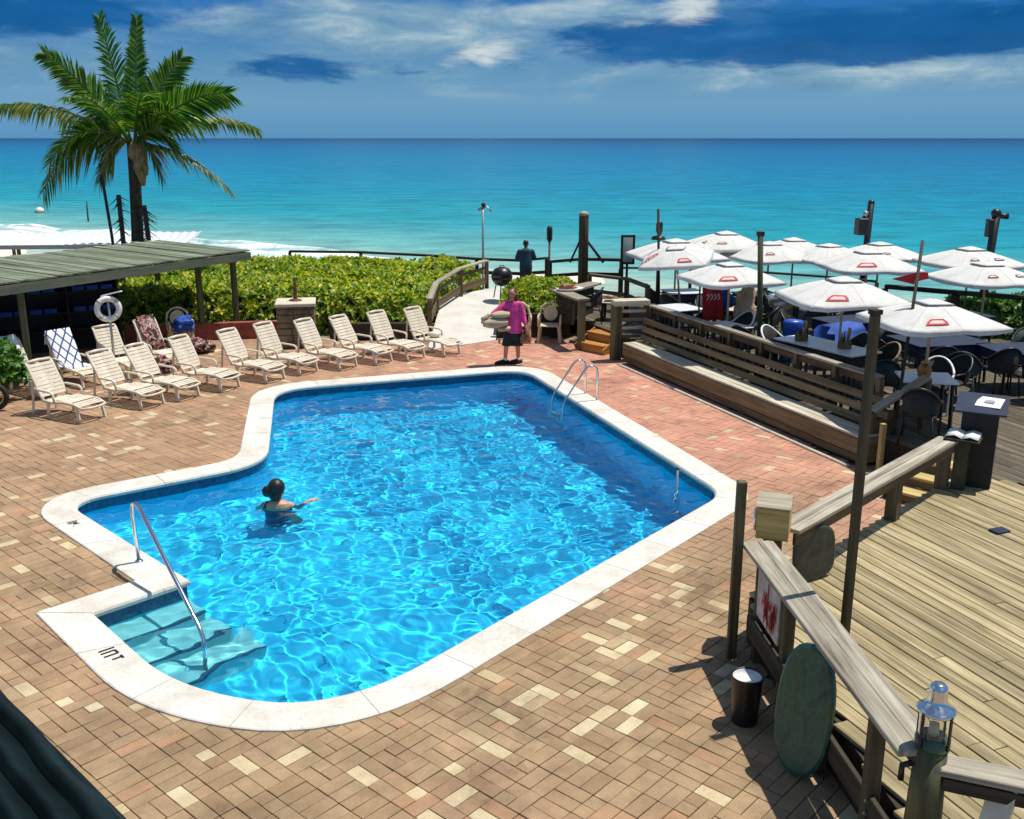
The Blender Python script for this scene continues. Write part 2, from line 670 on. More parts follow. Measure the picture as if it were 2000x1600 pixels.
POOL_TINT = (0.42, 0.94, 1.0, 1)
build_materials_ground()


def build_pool():
    pool = thing('swimming_pool', 'blue swimming pool with pale stone coping set in brick paving', 'pool', (0, 13, 0))
    pool['kind'] = 'structure'
    for kx in ('label', 'category'):
        if kx in pool:
            del pool[kx]
    n = len(INNER)
    # basin walls and floor
    mb = MB()
    vs = [(p.x, p.y, -0.05) for p in INNER] + [(p.x, p.y, -2.7) for p in INNER]
    mb.add(vs, [(i, (i + 1) % n, n + (i + 1) % n, n + i) for i in range(n)])
    gx, gy = 30, 40
    fv, ff = [], []
    for j in range(gy + 1):
        for i in range(gx + 1):
            x, y = -7.0 + 11.0 * i / gx, 6.6 + 15.2 * j / gy
            fv.append((x, y, pool_depth(x, y)))
    for j in range(gy):
        for i in range(gx):
            a = j * (gx + 1) + i
            ff.append((a, a + 1, a + gx + 2, a + gx + 1))
    mb.add(fv, ff)
    basin = mb.build('basin', 'pool_paint', pool, world=True)
    # dark tile band under the coping
    tb = MB()
    ins = offset_poly(INNER, -0.006)
    vs = [(p.x, p.y, -0.02) for p in ins] + [(p.x, p.y, -0.25) for p in ins]
    tb.add(vs, [(i, (i + 1) % n, n + (i + 1) % n, n + i) for i in range(n)])
    tb.build('tile_band', 'waterline_tile', pool, world=True)
    # coping stones: split the ring by arc length
    L = [0.0]
    for i in range(n):
        L.append(L[-1] + (INNER[(i + 1) % n] - INNER[i]).length)
    inn = offset_poly(INNER, -0.035)
    out = OUTER
    def at(s):
        s %= L[-1]
        for i in range(n):
            if L[i] <= s <= L[i + 1] + 1e-9:
                t = (s - L[i]) / max(1e-9, L[i + 1] - L[i])
                j = (i + 1) % n
                return inn[i].lerp(inn[j], t), out[i].lerp(out[j], t)
        return inn[0], out[0]
    cuts = []
    s = 0.0
    rr = random.Random(3)
    while s < L[-1] - 0.5:
        cuts.append(s)
        s += rr.uniform(0.85, 1.05)
    for ci, s0 in enumerate(cuts):
        s1 = cuts[ci + 1] if ci + 1 < len(cuts) else L[-1]
        g = 0.003
        ss = sorted([s0 + g, s1 - g] + [v for v in L if s0 + g < v < s1 - g])
        ss = ss if len(ss) > 2 else [ss[0], (ss[0] + ss[1]) / 2, ss[1]]
        mbs = MB()
        zt = 0.022 + rr.uniform(-0.0015, 0.0015)
        prof = []
        for v in ss:
            a, b = at(v)
            d = (b - a).normalized()
            prof.append([(a.x, a.y, -0.045), (a.x - d.x * .004, a.y - d.y * .004, zt - .03), (a.x + d.x * .012, a.y + d.y * .012, zt - .006), (a.x + d.x * .03, a.y + d.y * .03, zt),
                         (b.x - d.x * .012, b.y - d.y * .012, zt), (b.x, b.y, zt - .008), (b.x, b.y, -0.05)])
        mbs.loft(prof)
        mbs.build('coping_stone', 'coping', pool, world=True)
    # entry steps
    ux, uy = Vector((0.668, 0.744)), Vector((-0.744, 0.668))   # along the recess, away from it
    c0 = Vector((-4.42, 9.50))
    down = Vector((0.69, -0.72))
    for i, (zt, d0, d1, w) in enumerate([(-0.30, 0.0, 0.42, 1.12), (-0.50, 0.42, 0.84, 1.20), (-0.72, 0.84, 1.26, 1.40)]):
        mb = MB()
        q = []
        for (dd, ww) in ((d0 - 0.02, -0.3), (d0 - 0.02, w), (d1, w), (d1, -0.3)):
            p = c0 + down * dd + ux * ww
            q.append((p.x, p.y))
        if i == 0:
            pass
        mb.prism(q[::-1], -2.0, zt)
        mb.build('step', 'pool_step_paint', pool, world=True)
        a = c0 + down * (d1 + 0.002) - ux * 0.3
        b = c0 + down * (d1 + 0.002) + ux * w
        eb = MB()
        eb.bar((a.x, a.y, zt - 0.02), (b.x, b.y, zt - 0.02), 0.03, 0.05)
        eb.build('step_edge', 'step_edge_paint', pool, world=True)
    # water sheet with real ripples
    wpoly = offset_poly(INNER, 0.05)
    h = 0.031
    xs = np.arange(-7.0, 4.0, h)
    ys = np.arange(6.8, 21.6, h)
    X, Y = np.meshgrid(xs, ys)
    Z = wave_field(X, Y)
    P = np.stack([X, Y, WATER_Z + Z], -1).reshape(-1, 3)
    nx = len(xs)
    faces, used = [], {}
    verts = []
    CX, CY = np.meshgrid(xs[:-1] + h / 2, ys[:-1] + h / 2)
    IN = np.zeros(CX.shape, bool)
    for a_, b_ in zip(wpoly, wpoly[1:] + wpoly[:1]):
        if a_.y != b_.y:
            IN ^= ((a_.y > CY) != (b_.y > CY)) & (CX < (b_.x - a_.x) * (CY - a_.y) / (b_.y - a_.y) + a_.x)
    for j in range(len(ys) - 1):
        for i in range(nx - 1):
            if IN[j, i]:
                q = []
                for a in (j * nx + i, j * nx + i + 1, (j + 1) * nx + i + 1, (j + 1) * nx + i):
                    if a not in used:
                        used[a] = len(verts)
                        verts.append(tuple(P[a]))
                    q.append(used[a])
                faces.append(tuple(q))
    wm = MB()
    wm.v, wm.f = verts, faces
    wo = wm.build('pool_water', 'pool_water', None, smooth=True)
    wo['kind'] = 'structure'
    return pool, basin, wo


def wave_field(X, Y):
    rs = np.random.RandomState(11)
    wx = X + 0.18 * np.sin(Y * 1.3 + 0.6) + 0.10 * np.sin(X * 2.1 + Y * 1.1)
    wy = Y + 0.20 * np.sin(X * 1.1 + 1.7) + 0.10 * np.sin(Y * 1.9 - X * 1.4 + 2.0)
    Z = np.zeros_like(X)
    for i in range(56):
        lam = 0.125 * (0.75 / 0.125) ** rs.rand()
        th = rs.rand() * 2 * math.pi
        k = 2 * math.pi / lam
        slope = 0.0225
        Z += slope / k * np.sin(k * (wx * math.cos(th) + wy * math.sin(th)) + rs.rand() * 6.283)
    return Z


pool, basin, pool_water = build_pool()

for o_, at_ in ((pool_water, 'is_caustics_caster'), (basin, 'is_caustics_receiver')):
    try:
        setattr(o_.cycles, at_, True)
    except Exception as e:
        print('caustics', e)
for o_ in pool.children:
    try:
        o_.cycles.is_caustics_receiver = True
    except Exception:
        pass
try:
    sun_data.cycles.is_caustics_light = True
except Exception as e:
    print('caustic light', e)

# ------------------------------------------------------------------ more materials
wood('grey_timber', [(0.16, 0.13, 0.085), (0.33, 0.29, 0.21), (0.52, 0.48, 0.37)])
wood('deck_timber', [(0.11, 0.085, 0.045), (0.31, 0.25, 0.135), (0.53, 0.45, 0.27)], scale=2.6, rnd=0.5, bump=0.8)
wood('rail_timber', [(0.10, 0.085, 0.06), (0.33, 0.295, 0.23), (0.54, 0.50, 0.41)], scale=3.4, rnd=0.3, bump=0.9)
wood('brown_timber', [(0.06, 0.04, 0.022), (0.15, 0.10, 0.055), (0.25, 0.175, 0.10)])
wood('bench_timber', [(0.10, 0.07, 0.035), (0.20, 0.145, 0.075), (0.31, 0.23, 0.13)])
wood('seat_timber', [(0.30, 0.26, 0.18), (0.54, 0.49, 0.38), (0.72, 0.67, 0.55)], rnd=0.2)  # pale tone: sunlight on the bench seat is put into the colour
wood('shaded_terrace_timber', [(0.04, 0.033, 0.022), (0.10, 0.082, 0.055), (0.19, 0.16, 0.11)])  # dark boards: parasol shade over the terrace is painted into the timber
simple('shaded_awning_canvas', (0.003, 0.011, 0.012), 0.6, var=0.4, scale=2.0, spec=0.15)  # near-black green: the canvas colour carries shade the sun would lift
wood('dark_timber', [(0.018, 0.015, 0.010), (0.045, 0.036, 0.024), (0.085, 0.07, 0.048)])
wood('post_timber', [(0.045, 0.035, 0.018), (0.10, 0.08, 0.042), (0.17, 0.14, 0.08)])
wood('green_post', [(0.04, 0.045, 0.02), (0.10, 0.10, 0.05), (0.18, 0.18, 0.09)])
wood('orange_timber', [(0.28, 0.11, 0.025), (0.48, 0.21, 0.05), (0.62, 0.32, 0.10)])
wood('yellow_timber', [(0.22, 0.15, 0.05), (0.46, 0.34, 0.13), (0.62, 0.50, 0.23)])
wood('roof_timber', [(0.05, 0.075, 0.05), (0.15, 0.18, 0.12), (0.34, 0.35, 0.26)], scale=2.2)
wood('fascia_timber', [(0.05, 0.07, 0.055), (0.11, 0.13, 0.09), (0.17, 0.16, 0.10)])
simple('white_plastic', (0.74, 0.67, 0.54), 0.42, var=0.07, scale=5, col2=(0.58, 0.50, 0.38))
simple('beige_plastic', (0.62, 0.52, 0.34), 0.45, var=0.08, scale=5)
simple('chrome', (0.72, 0.74, 0.76), 0.12, 1.0, var=0.03)
simple('galvanised', (0.42, 0.45, 0.46), 0.4, 0.8, var=0.1)
simple('black_plastic', (0.012, 0.012, 0.013), 0.4, var=0.2)
simple('black_wicker', (0.014, 0.013, 0.012), 0.55, var=0.3, bump=0.8, bscale=70)
simple('navy_cloth', (0.010, 0.022, 0.06), 0.8, var=0.25, scale=3)
simple('blue_plastic', (0.015, 0.10, 0.50), 0.35, var=0.15)
simple('blue_cloth', (0.02, 0.09, 0.42), 0.7, var=0.3, scale=4)
simple('white_cloth', (0.80, 0.80, 0.78), 0.85, var=0.04, scale=4)
simple('canopy_plain', (0.80, 0.79, 0.76), 0.85)
simple('seam_thread', (0.50, 0.50, 0.49), 0.9)
simple('red_print', (0.50, 0.035, 0.035), 0.8, var=0.15, scale=6)
simple('red_cloth', (0.52, 0.012, 0.016), 0.75, var=0.2, scale=6)
simple('pale_pink_print', (0.68, 0.50, 0.48), 0.8, var=0.1)
simple('table_white', (0.74, 0.77, 0.80), 0.3, var=0.04)
simple('concrete', (0.60, 0.57, 0.52), 0.85, var=0.08, scale=2, bump=0.3)
simple('stone', (0.20, 0.155, 0.10), 0.9, var=0.3, scale=4, bump=0.8, bscale=18)
simple('stone_cap', (0.62, 0.55, 0.42), 0.85, var=0.1, bump=0.4)
simple('rust', (0.16, 0.055, 0.03), 0.85, var=0.4, scale=12)
simple('brick_red', (0.30, 0.075, 0.045), 0.85, var=0.25, scale=5)
simple('mark_black', (0.02, 0.02, 0.02), 0.7)
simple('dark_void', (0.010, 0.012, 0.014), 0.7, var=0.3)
simple('dark_green_canvas', (0.010, 0.035, 0.034), 0.6, var=0.4, scale=2.0, bump=0.3, bscale=30)
simple('ring_white', (0.80, 0.80, 0.76), 0.4, var=0.05)
simple('rope', (0.55, 0.5, 0.4), 0.9)
simple('copper_glass', (0.40, 0.16, 0.02), 0.12, var=0.3)
simple('bottle_brown', (0.16, 0.10, 0.03), 0.3, var=0.4, scale=14)
simple('tan_cloth', (0.52, 0.38, 0.24), 0.85, var=0.12, scale=5)
simple('tyre', (0.015, 0.02, 0.014), 0.8)
simple('wheel_metal', (0.55, 0.47, 0.24), 0.35, 0.7, var=0.2)
simple('paper', (0.82, 0.81, 0.78), 0.8, var=0.03)
simple('sign_paint', (0.60, 0.55, 0.50), 0.7, var=0.2, scale=5, col2=(0.40, 0.24, 0.20))
mt_, kt_, pt_, ot_ = newmat('teal_board')
tct_ = kt_.n('ShaderNodeTexCoord').outputs['Object']
mpt_ = kt_.n('ShaderNodeMapping')
mpt_.inputs['Scale'].default_value = (3.0, 3.0, 1.2)
mpt_.inputs['Rotation'].default_value = (0, 0.35, 0)
kt_.l(tct_, mpt_.inputs[0])
ct_ = kt_.ramp(kt_.noise(mpt_.outputs[0], 1.6, 7, 0.65, 0.9), [(0.34, (0.015, 0.05, 0.05)), (0.46, (0.03, 0.12, 0.085)), (0.56, (0.035, 0.10, 0.04)), (0.64, (0.12, 0.09, 0.05)), (0.74, (0.16, 0.24, 0.20))])
sc_ = kt_.maprange(kt_.noise(tct_, 38.0, 5, 0.7), 0.36, 0.6, 0.7, 1.1)
kt_.l(kt_.mix(1.0, ct_, kt_.comb(sc_, sc_, sc_), 'MULTIPLY'), pt_.inputs['Base Color'])
pt_.inputs['Roughness'].default_value = 0.4
m_, k_, p_, o_ = newmat('mixed_cloth')
k_.l(k_.ramp(k_.noise(k_.n('ShaderNodeTexCoord').outputs['Object'], 7.0, 4, 0.6, 1.0), [(0.40, (0.02, 0.015, 0.02)), (0.47, (0.28, 0.06, 0.05)), (0.54, (0.55, 0.48, 0.44)), (0.60, (0.08, 0.03, 0.03))], 'CONSTANT'), p_.inputs['Base Color'])
p_.inputs['Roughness'].default_value = 0.85
simple('dark_board', (0.04, 0.045, 0.03), 0.45, var=0.4, scale=5)
simple('sand', (0.74, 0.66, 0.56), 0.95, var=0.08, scale=0.7, bump=0.3, bscale=8)
simple('trunk_bark', (0.075, 0.06, 0.042), 0.9, var=0.35, scale=8, bump=0.8, bscale=20)
simple('dry_frond', (0.40, 0.28, 0.14), 0.85, var=0.3, scale=7)
simple('bush_stem', (0.06, 0.045, 0.03), 0.9)
simple('soil', (0.05, 0.038, 0.025), 0.95, var=0.3, bump=0.6)
simple('wicker_tan', (0.36, 0.24, 0.12), 0.7, var=0.25, bump=0.8, bscale=60)
simple('amber_wood', (0.50, 0.29, 0.10), 0.6, var=0.2)
simple('skin', (0.56, 0.30, 0.19), 0.5, var=0.06)
simple('skin_red', (0.52, 0.20, 0.12), 0.5, var=0.08)
simple('skin_dark', (0.10, 0.055, 0.035), 0.5, var=0.06)
simple('hair_brown', (0.085, 0.032, 0.02), 0.5, var=0.3, scale=14)
simple('hair_dark', (0.018, 0.010, 0.008), 0.45, var=0.3, scale=14)
simple('pink_cloth', (0.74, 0.05, 0.27), 0.75, var=0.12, scale=6, bump=0.5, bscale=9)
simple('teal_shirt', (0.014, 0.05, 0.085), 0.8, var=0.2, scale=5)
simple('black_cloth', (0.012, 0.012, 0.014), 0.85, var=0.2)
simple('swimsuit', (0.012, 0.05, 0.13), 0.5, var=0.2)
simple('bag_leather', (0.30, 0.11, 0.05), 0.55, var=0.3, scale=9)
leafmat('hedge_leaf', [(0.22, (0.04, 0.13, 0.008)), (0.40, (0.15, 0.29, 0.012)), (0.56, (0.34, 0.43, 0.016)), (0.74, (0.66, 0.58, 0.04))], trans=0.4, scale=1.6)
leafmat('green_leaf', [(0.25, (0.02, 0.08, 0.01)), (0.5, (0.06, 0.17, 0.015)), (0.75, (0.13, 0.27, 0.03))], trans=0.3)
leafmat('palm_leaf', [(0.25, (0.012, 0.07, 0.012)), (0.5, (0.04, 0.155, 0.02)), (0.72, (0.24, 0.36, 0.05))], trans=0.35, rough=0.32)
leafmat('palm_leaf_old', [(0.25, (0.04, 0.11, 0.02)), (0.5, (0.11, 0.19, 0.04)), (0.72, (0.32, 0.30, 0.12))], trans=0.3)


def glass_mat(name, col, rough=0.02):
    m, k, p, out = newmat(name)
    p.inputs['Base Color'].default_value = (*col, 1)
    p.inputs['Roughness'].default_value = rough
    p.inputs['Transmission Weight'].default_value = 1.0
    p.inputs['IOR'].default_value = 1.45
    return m


glass_mat('clear_glass', (0.95, 0.97, 0.95))


def canvas_mat():
    # white canvas: faint grime, lets some light through
    m, k, p, out = newmat('canopy_cloth')
    tc = k.n('ShaderNodeTexCoord').outputs['Object']
    c = k.ramp(k.noise(tc, 1.8, 7, 0.65), [(0.33, (0.62, 0.61, 0.57)), (0.5, (0.76, 0.75, 0.72)), (0.66, (0.82, 0.815, 0.79))])
    k.l(c, p.inputs['Base Color'])
    p.inputs['Roughness'].default_value = 0.9
    p.inputs['Specular IOR Level'].default_value = 0.2
    b = k.n('ShaderNodeBump')
    b.inputs['Strength'].default_value = 0.5
    b.inputs['Distance'].default_value = 0.03
    k.l(k.noise(tc, 3.5, 4, 0.6, 0.6), b.inputs['Height'])
    k.l(b.outputs[0], p.inputs['Normal'])
    tr = k.n('ShaderNodeBsdfTranslucent')
    k.l(c, tr.inputs[0])
    mx = k.n('ShaderNodeMixShader')
    mx.inputs[0].default_value = 0.2
    k.l(p.outputs[0], mx.inputs[1])
    k.l(tr.outputs[0], mx.inputs[2])
    k.l(mx.outputs[0], out.inputs[0])


canvas_mat()


def towel_mat():
    """white towel woven with a dark blue diamond lattice"""
    m, k, p, out = newmat('lattice_towel')
    tc = k.n('ShaderNodeTexCoord')
    sep = k.n('ShaderNodeSeparateXYZ')
    k.l(tc.outputs['UV'], sep.inputs[0])
    u = k.math('MULTIPLY', sep.outputs[0], 2.6)
    v = k.math('MULTIPLY', sep.outputs[1], 4.2)
    ls = []
    for s in (1, -1):
        t = k.math('FRACT', k.math('ADD', k.math('ADD', u, k.math('MULTIPLY', v, s)), 10.0))
        ls.append(k.math('LESS_THAN', k.math('ABSOLUTE', k.math('SUBTRACT', t, 0.5)), 0.09))
    f = k.math('MAXIMUM', ls[0], ls[1])
    k.l(k.mix(f, (0.78, 0.80, 0.84), (0.02, 0.06, 0.20)), p.inputs['Base Color'])
    p.inputs['Roughness'].default_value = 0.9


towel_mat()


def sea_mat():
    m, k, p, out = newmat('sea_water')
    pos = k.n('ShaderNodeNewGeometry').outputs['Position']
    sep = k.n('ShaderNodeSeparateXYZ')
    k.l(pos, sep.inputs[0])
    # distance out from the shore line (which runs y = 58.5 - 0.62 x)
    off = k.math('ADD', k.math('SUBTRACT', sep.outputs[1], 58.5), k.math('MULTIPLY', sep.outputs[0], 0.62))
    mp = k.n('ShaderNodeMapping')
    mp.inputs['Scale'].default_value = (0.010, 0.035, 1)
    k.l(pos, mp.inputs[0])
    st = k.noise(mp.outputs[0], 1.0, 6, 0.6)
    lg = k.math('LOGARITHM', k.math('MAXIMUM', k.math('ADD', off, 6.0), 1.0), 10.0)
    lg = k.math('ADD', lg, k.math('MULTIPLY', k.math('SUBTRACT', st, 0.5), 0.42))
    c = k.ramp(k.maprange(lg, 0.6, 3.8, 0, 1, False),
               [(0.0, (0.40, 0.53, 0.44)), (0.15, (0.15, 0.40, 0.37)), (0.30, (0.012, 0.28, 0.33)), (0.42, (0.0, 0.215, 0.32)),
                (0.56, (0.0, 0.165, 0.31)), (0.70, (0.0, 0.12, 0.27)), (0.84, (0.0, 0.065, 0.17)), (1.0, (0.0, 0.022, 0.08))])
    mp2 = k.n('ShaderNodeMapping')
    mp2.inputs['Scale'].default_value = (0.22, 0.42, 1)
    k.l(pos, mp2.inputs[0])
    rip = k.noise(mp2.outputs[0], 1.0, 7, 0.65)
    br = k.maprange(rip, 0.32, 0.68, 0.68, 1.28, False)
    k.l(k.mix(1.0, c, k.comb(br, br, br), 'MULTIPLY'), p.inputs['Base Color'])
    p.inputs['Roughness'].default_value = 0.25
    p.inputs['Specular IOR Level'].default_value = 0.06
    b = k.n('ShaderNodeBump')
    b.inputs['Strength'].default_value = 0.6
    b.inputs['Distance'].default_value = 0.5
    k.l(k.noise(mp2.outputs[0], 2.2, 6, 0.6), b.inputs['Height'])
    k.l(b.outputs[0], p.inputs['Normal'])
    # surf: foam broken up over shallow water
    m, k, p, out = newmat('surf_foam')
    pos = k.n('ShaderNodeNewGeometry').outputs['Position']
    mp = k.n('ShaderNodeMapping')
    mp.inputs['Scale'].default_value = (0.16, 0.34, 1)
    mp.inputs['Rotation'].default_value = (0, 0, 0.55)
    k.l(pos, mp.inputs[0])
    f = k.noise(mp.outputs[0], 1.0, 9, 0.68, 0.8)
    c = k.ramp(f, [(0.42, (0.22, 0.44, 0.44)), (0.49, (0.45, 0.60, 0.60)), (0.54, (0.80, 0.83, 0.83))])
    k.l(c, p.inputs['Base Color'])
    p.inputs['Roughness'].default_value = 0.7


sea_mat()

# ------------------------------------------------------------------ land, beach, sea


def struct(o):
    o['kind'] = 'structure'
    return o


def sheet_with_hole(name, outer, hole, z, mat):
    bm = bmesh.new()
    es = []
    for poly in (outer, hole):
        vs = [bm.verts.new((p[0], p[1], z)) for p in poly]
        es += [bm.edges.new((vs[i], vs[(i + 1) % len(vs)])) for i in range(len(vs))]
    bmesh.ops.triangle_fill(bm, edges=es, use_beauty=True, use_dissolve=False)
    for f in bm.faces:
        if f.normal.z < 0:
            f.normal_flip()
    me = bpy.data.meshes.new(name)
    bm.to_mesh(me)
    bm.free()
    me.materials.append(M[mat])
    o = bpy.data.objects.new(name, me)
    COL.objects.link(o)
    return o


deck_hole = offset_poly(INNER, 0.25)
pool_deck = struct(sheet_with_hole('pool_deck', [(-30, -4), (24, -4), (24, 30.5), (2, 30.5), (-6, 34), (-30, 34)], [(p.x, p.y) for p in deck_hole], -0.03, 'joint_sand'))


def shore(x):
    return 58.5 - 0.62 * x


def build_beach_sea():
    mb = MB()
    nx, ny = 60, 26
    vs, fs = [], []
    for j in range(ny + 1):
        for i in range(nx + 1):
            x = -110 + 146 * i / nx
            t = j / ny
            y = 29 + t * (shore(x) + 14 - 29)
            d = y - 29
            w = (shore(x) - 29)
            s = d / w
            if s < 1:
                z = -0.4 - 2.25 * (min(1, s * 1.35) ** 0.6) + 0.25 * mnoise.noise(Vector((x * .1, y * .1, 0)))
            else:
                z = -2.5 - (d - w) * 0.06
            if j == 0:
                z = -0.35
            vs.append((x, y, z))
    for j in range(ny):
        for i in range(nx):
            a = j * (nx + 1) + i
            fs.append((a, a + 1, a + nx + 2, a + nx + 1))
    mb.add(vs, fs)
    struct(mb.build('beach', 'sand', smooth=True))
    sb = MB()
    sb.add([(-40000, 20, -2.52), (40000, 20, -2.52), (40000, 45000, -2.52), (-40000, 45000, -2.52)], [(0, 1, 2, 3)])
    struct(sb.build('sea', 'sea_water'))
    # breaking wave and foam sheet along the shore on the left
    mb = MB()
    nx, ny = 90, 24
    vs, fs = [], []
    for j in range(ny + 1):
        for i in range(nx + 1):
            x = -75 + 70 * i / nx
            t = j / ny
            fade = min(1, max(0, (-9 - x) / 9.0))
            wid = 1.5 + 2.2 * fade + 2.5 * mnoise.noise(Vector((x * .12, 3.3, 0)))
            y = shore(x) - 2.0 - 4.5 * fade + t * (wid + 2.5 * fade) + 1.2 * mnoise.noise(Vector((x * .2, 0, 7)))
            rid = math.exp(-((t - 0.86) / 0.05) ** 2) * 0.75 + math.exp(-((t - 0.62) / 0.05) ** 2) * 0.6 + math.exp(-((t - 0.36) / 0.05) ** 2) * 0.45
            z = -2.47 + rid * fade * (0.8 + 0.5 * mnoise.noise(Vector((x * .25, y * .1, 1)))) + 0.05 * mnoise.noise(Vector((x * .8, y * .8, 2)))
            if j in (0, ny):
                z = -2.51
            vs.append((x, y, z))
    for j in range(ny):
        for i in range(nx):
            a = j * (nx + 1) + i
            fs.append((a, a + 1, a + nx + 2, a + nx + 1))
    mb.add(vs, fs)
    o = mb.build('surf', 'surf_foam', smooth=True)
    o['kind'] = 'structure'


build_beach_sea()

# ------------------------------------------------------------------ brick paving
PAVED = [(-7, 3.2), (2.95, 3.2), (2.42, 8.85), (5.75, 12.3), (5.75, 13.6), (5.25, 14.4), (2.55, 21.95), (1.7, 23.3), (1.1, 24.4), (-0.3, 24.3), (-1.9, 23.0), (-2.6, 23.9),
         (-4.4, 24.1), (-7.0, 25.2), (-9.0, 25.2), (-14, 21), (-14, 12)]


def to_px(p):
    th = R(15.205)
    x, y, z = p[0], p[1], p[2] - 4.8
    dep = y * math.cos(th) - z * math.sin(th)
    up = y * math.sin(th) + z * math.cos(th)
    return 1000 + 1950 * x / dep, 800 - 1950 * up / dep, dep


def build_paving():
    rr = random.Random(21)
    ang = R(48.0)
    eu, ev = Vector((math.cos(ang), math.sin(ang))), Vector((-math.sin(ang), math.cos(ang)))
    B = 0.27
    bricks = []
    keep_out = offset_poly(INNER, 0.27)
    for i in range(-80, 130):
        for j in range(-80, 130):
            c = eu * (i * B) + ev * (j * B)
            if not (-14.5 < c.x < 6.2 and 3 < c.y < 25.6):
                continue
            h = B / 2
            t = rr.random()
            if t < 0.34:
                cells = [(0, -h / 2, B, h), (0, h / 2, B, h)]
            elif t < 0.66:
                cells = [(-h / 2, 0, h, B), (h / 2, 0, h, B)]
            elif t < 0.78:
                cells = [(0, -h / 2, B, h), (-h / 2, h / 2, h, h), (h / 2, h / 2, h, h)]
            elif t < 0.90:
                cells = [(-h / 2, 0, h, B), (h / 2, -h / 2, h, h), (h / 2, h / 2, h, h)]
            else:
                cells = [(0, -h / 2, B, h), (0, h / 2, B, h)]
            for (u, v, su, sv) in cells:
                p = c + eu * u + ev * v
                if not inside(p, PAVED) or inside(p, keep_out):
                    continue
                px, py, dep = to_px((p.x, p.y, 0))
                if px < -140 or px > 2150 or py > 1720:
                    continue
                bricks.append((dep, p, su, sv, px, py))
    bricks.sort(key=lambda b: b[0])
    near, rest = [], []
    for b in bricks:
        vis = 15 < b[4] < 1400 and b[5] < 1585
        if vis and b[5] > 1380 and b[4] < 330 and (b[5] - 1380) > b[4] * 1.0:
            vis = False
        (near if vis and len(near) < 300 else rest).append(b)
    meshes = {}
    for dep, p, su, sv, px, py in near:
        key = (round(su, 2), round(sv, 2))
        if key not in meshes:
            mb = MB()
            mb.bbox((0, 0, -0.02), (su - 0.006, sv - 0.006, 0.04), None, 0.003)
            o = mb.build('brick', 'paver', pool_deck)
            meshes[key] = o.data
        else:
            o = bpy.data.objects.new('brick', meshes[key])
            COL.objects.link(o)
            o.parent = pool_deck
        o.location = (p.x, p.y, rr.uniform(-0.003, 0.003))
        o.rotation_euler = (rr.gauss(0, .006), rr.gauss(0, .006), ang + rr.gauss(0, .012))
    mb = MB()
    for dep, p, su, sv, px, py in rest:
        q = [p + eu * (a * (su / 2 - .003)) + ev * (b_ * (sv / 2 - .003)) for a, b_ in ((-1, -1), (1, -1), (1, 1), (-1, 1))]
        q2 = [p + eu * (a * (su / 2 - .006)) + ev * (b_ * (sv / 2 - .006)) for a, b_ in ((-1, -1), (1, -1), (1, 1), (-1, 1))]
        z = rr.uniform(-0.003, 0.003)
        dz = [rr.gauss(0, .0012) for _ in range(4)]
        vs = [(a.x, a.y, -0.035) for a in q] + [(a.x, a.y, z - .004) for a in q] + [(a.x, a.y, z + d_) for a, d_ in zip(q2, dz)]
        mb.add(vs, [(k, (k + 1) % 4, 4 + (k + 1) % 4, 4 + k) for k in range(4)] + [(4 + k, 4 + (k + 1) % 4, 8 + (k + 1) % 4, 8 + k) for k in range(4)] + [(8, 9, 10, 11)])
    mb.build('bricks', 'paver_joined', pool_deck, kind='stuff')


build_paving()

# ------------------------------------------------------------------ pool fittings


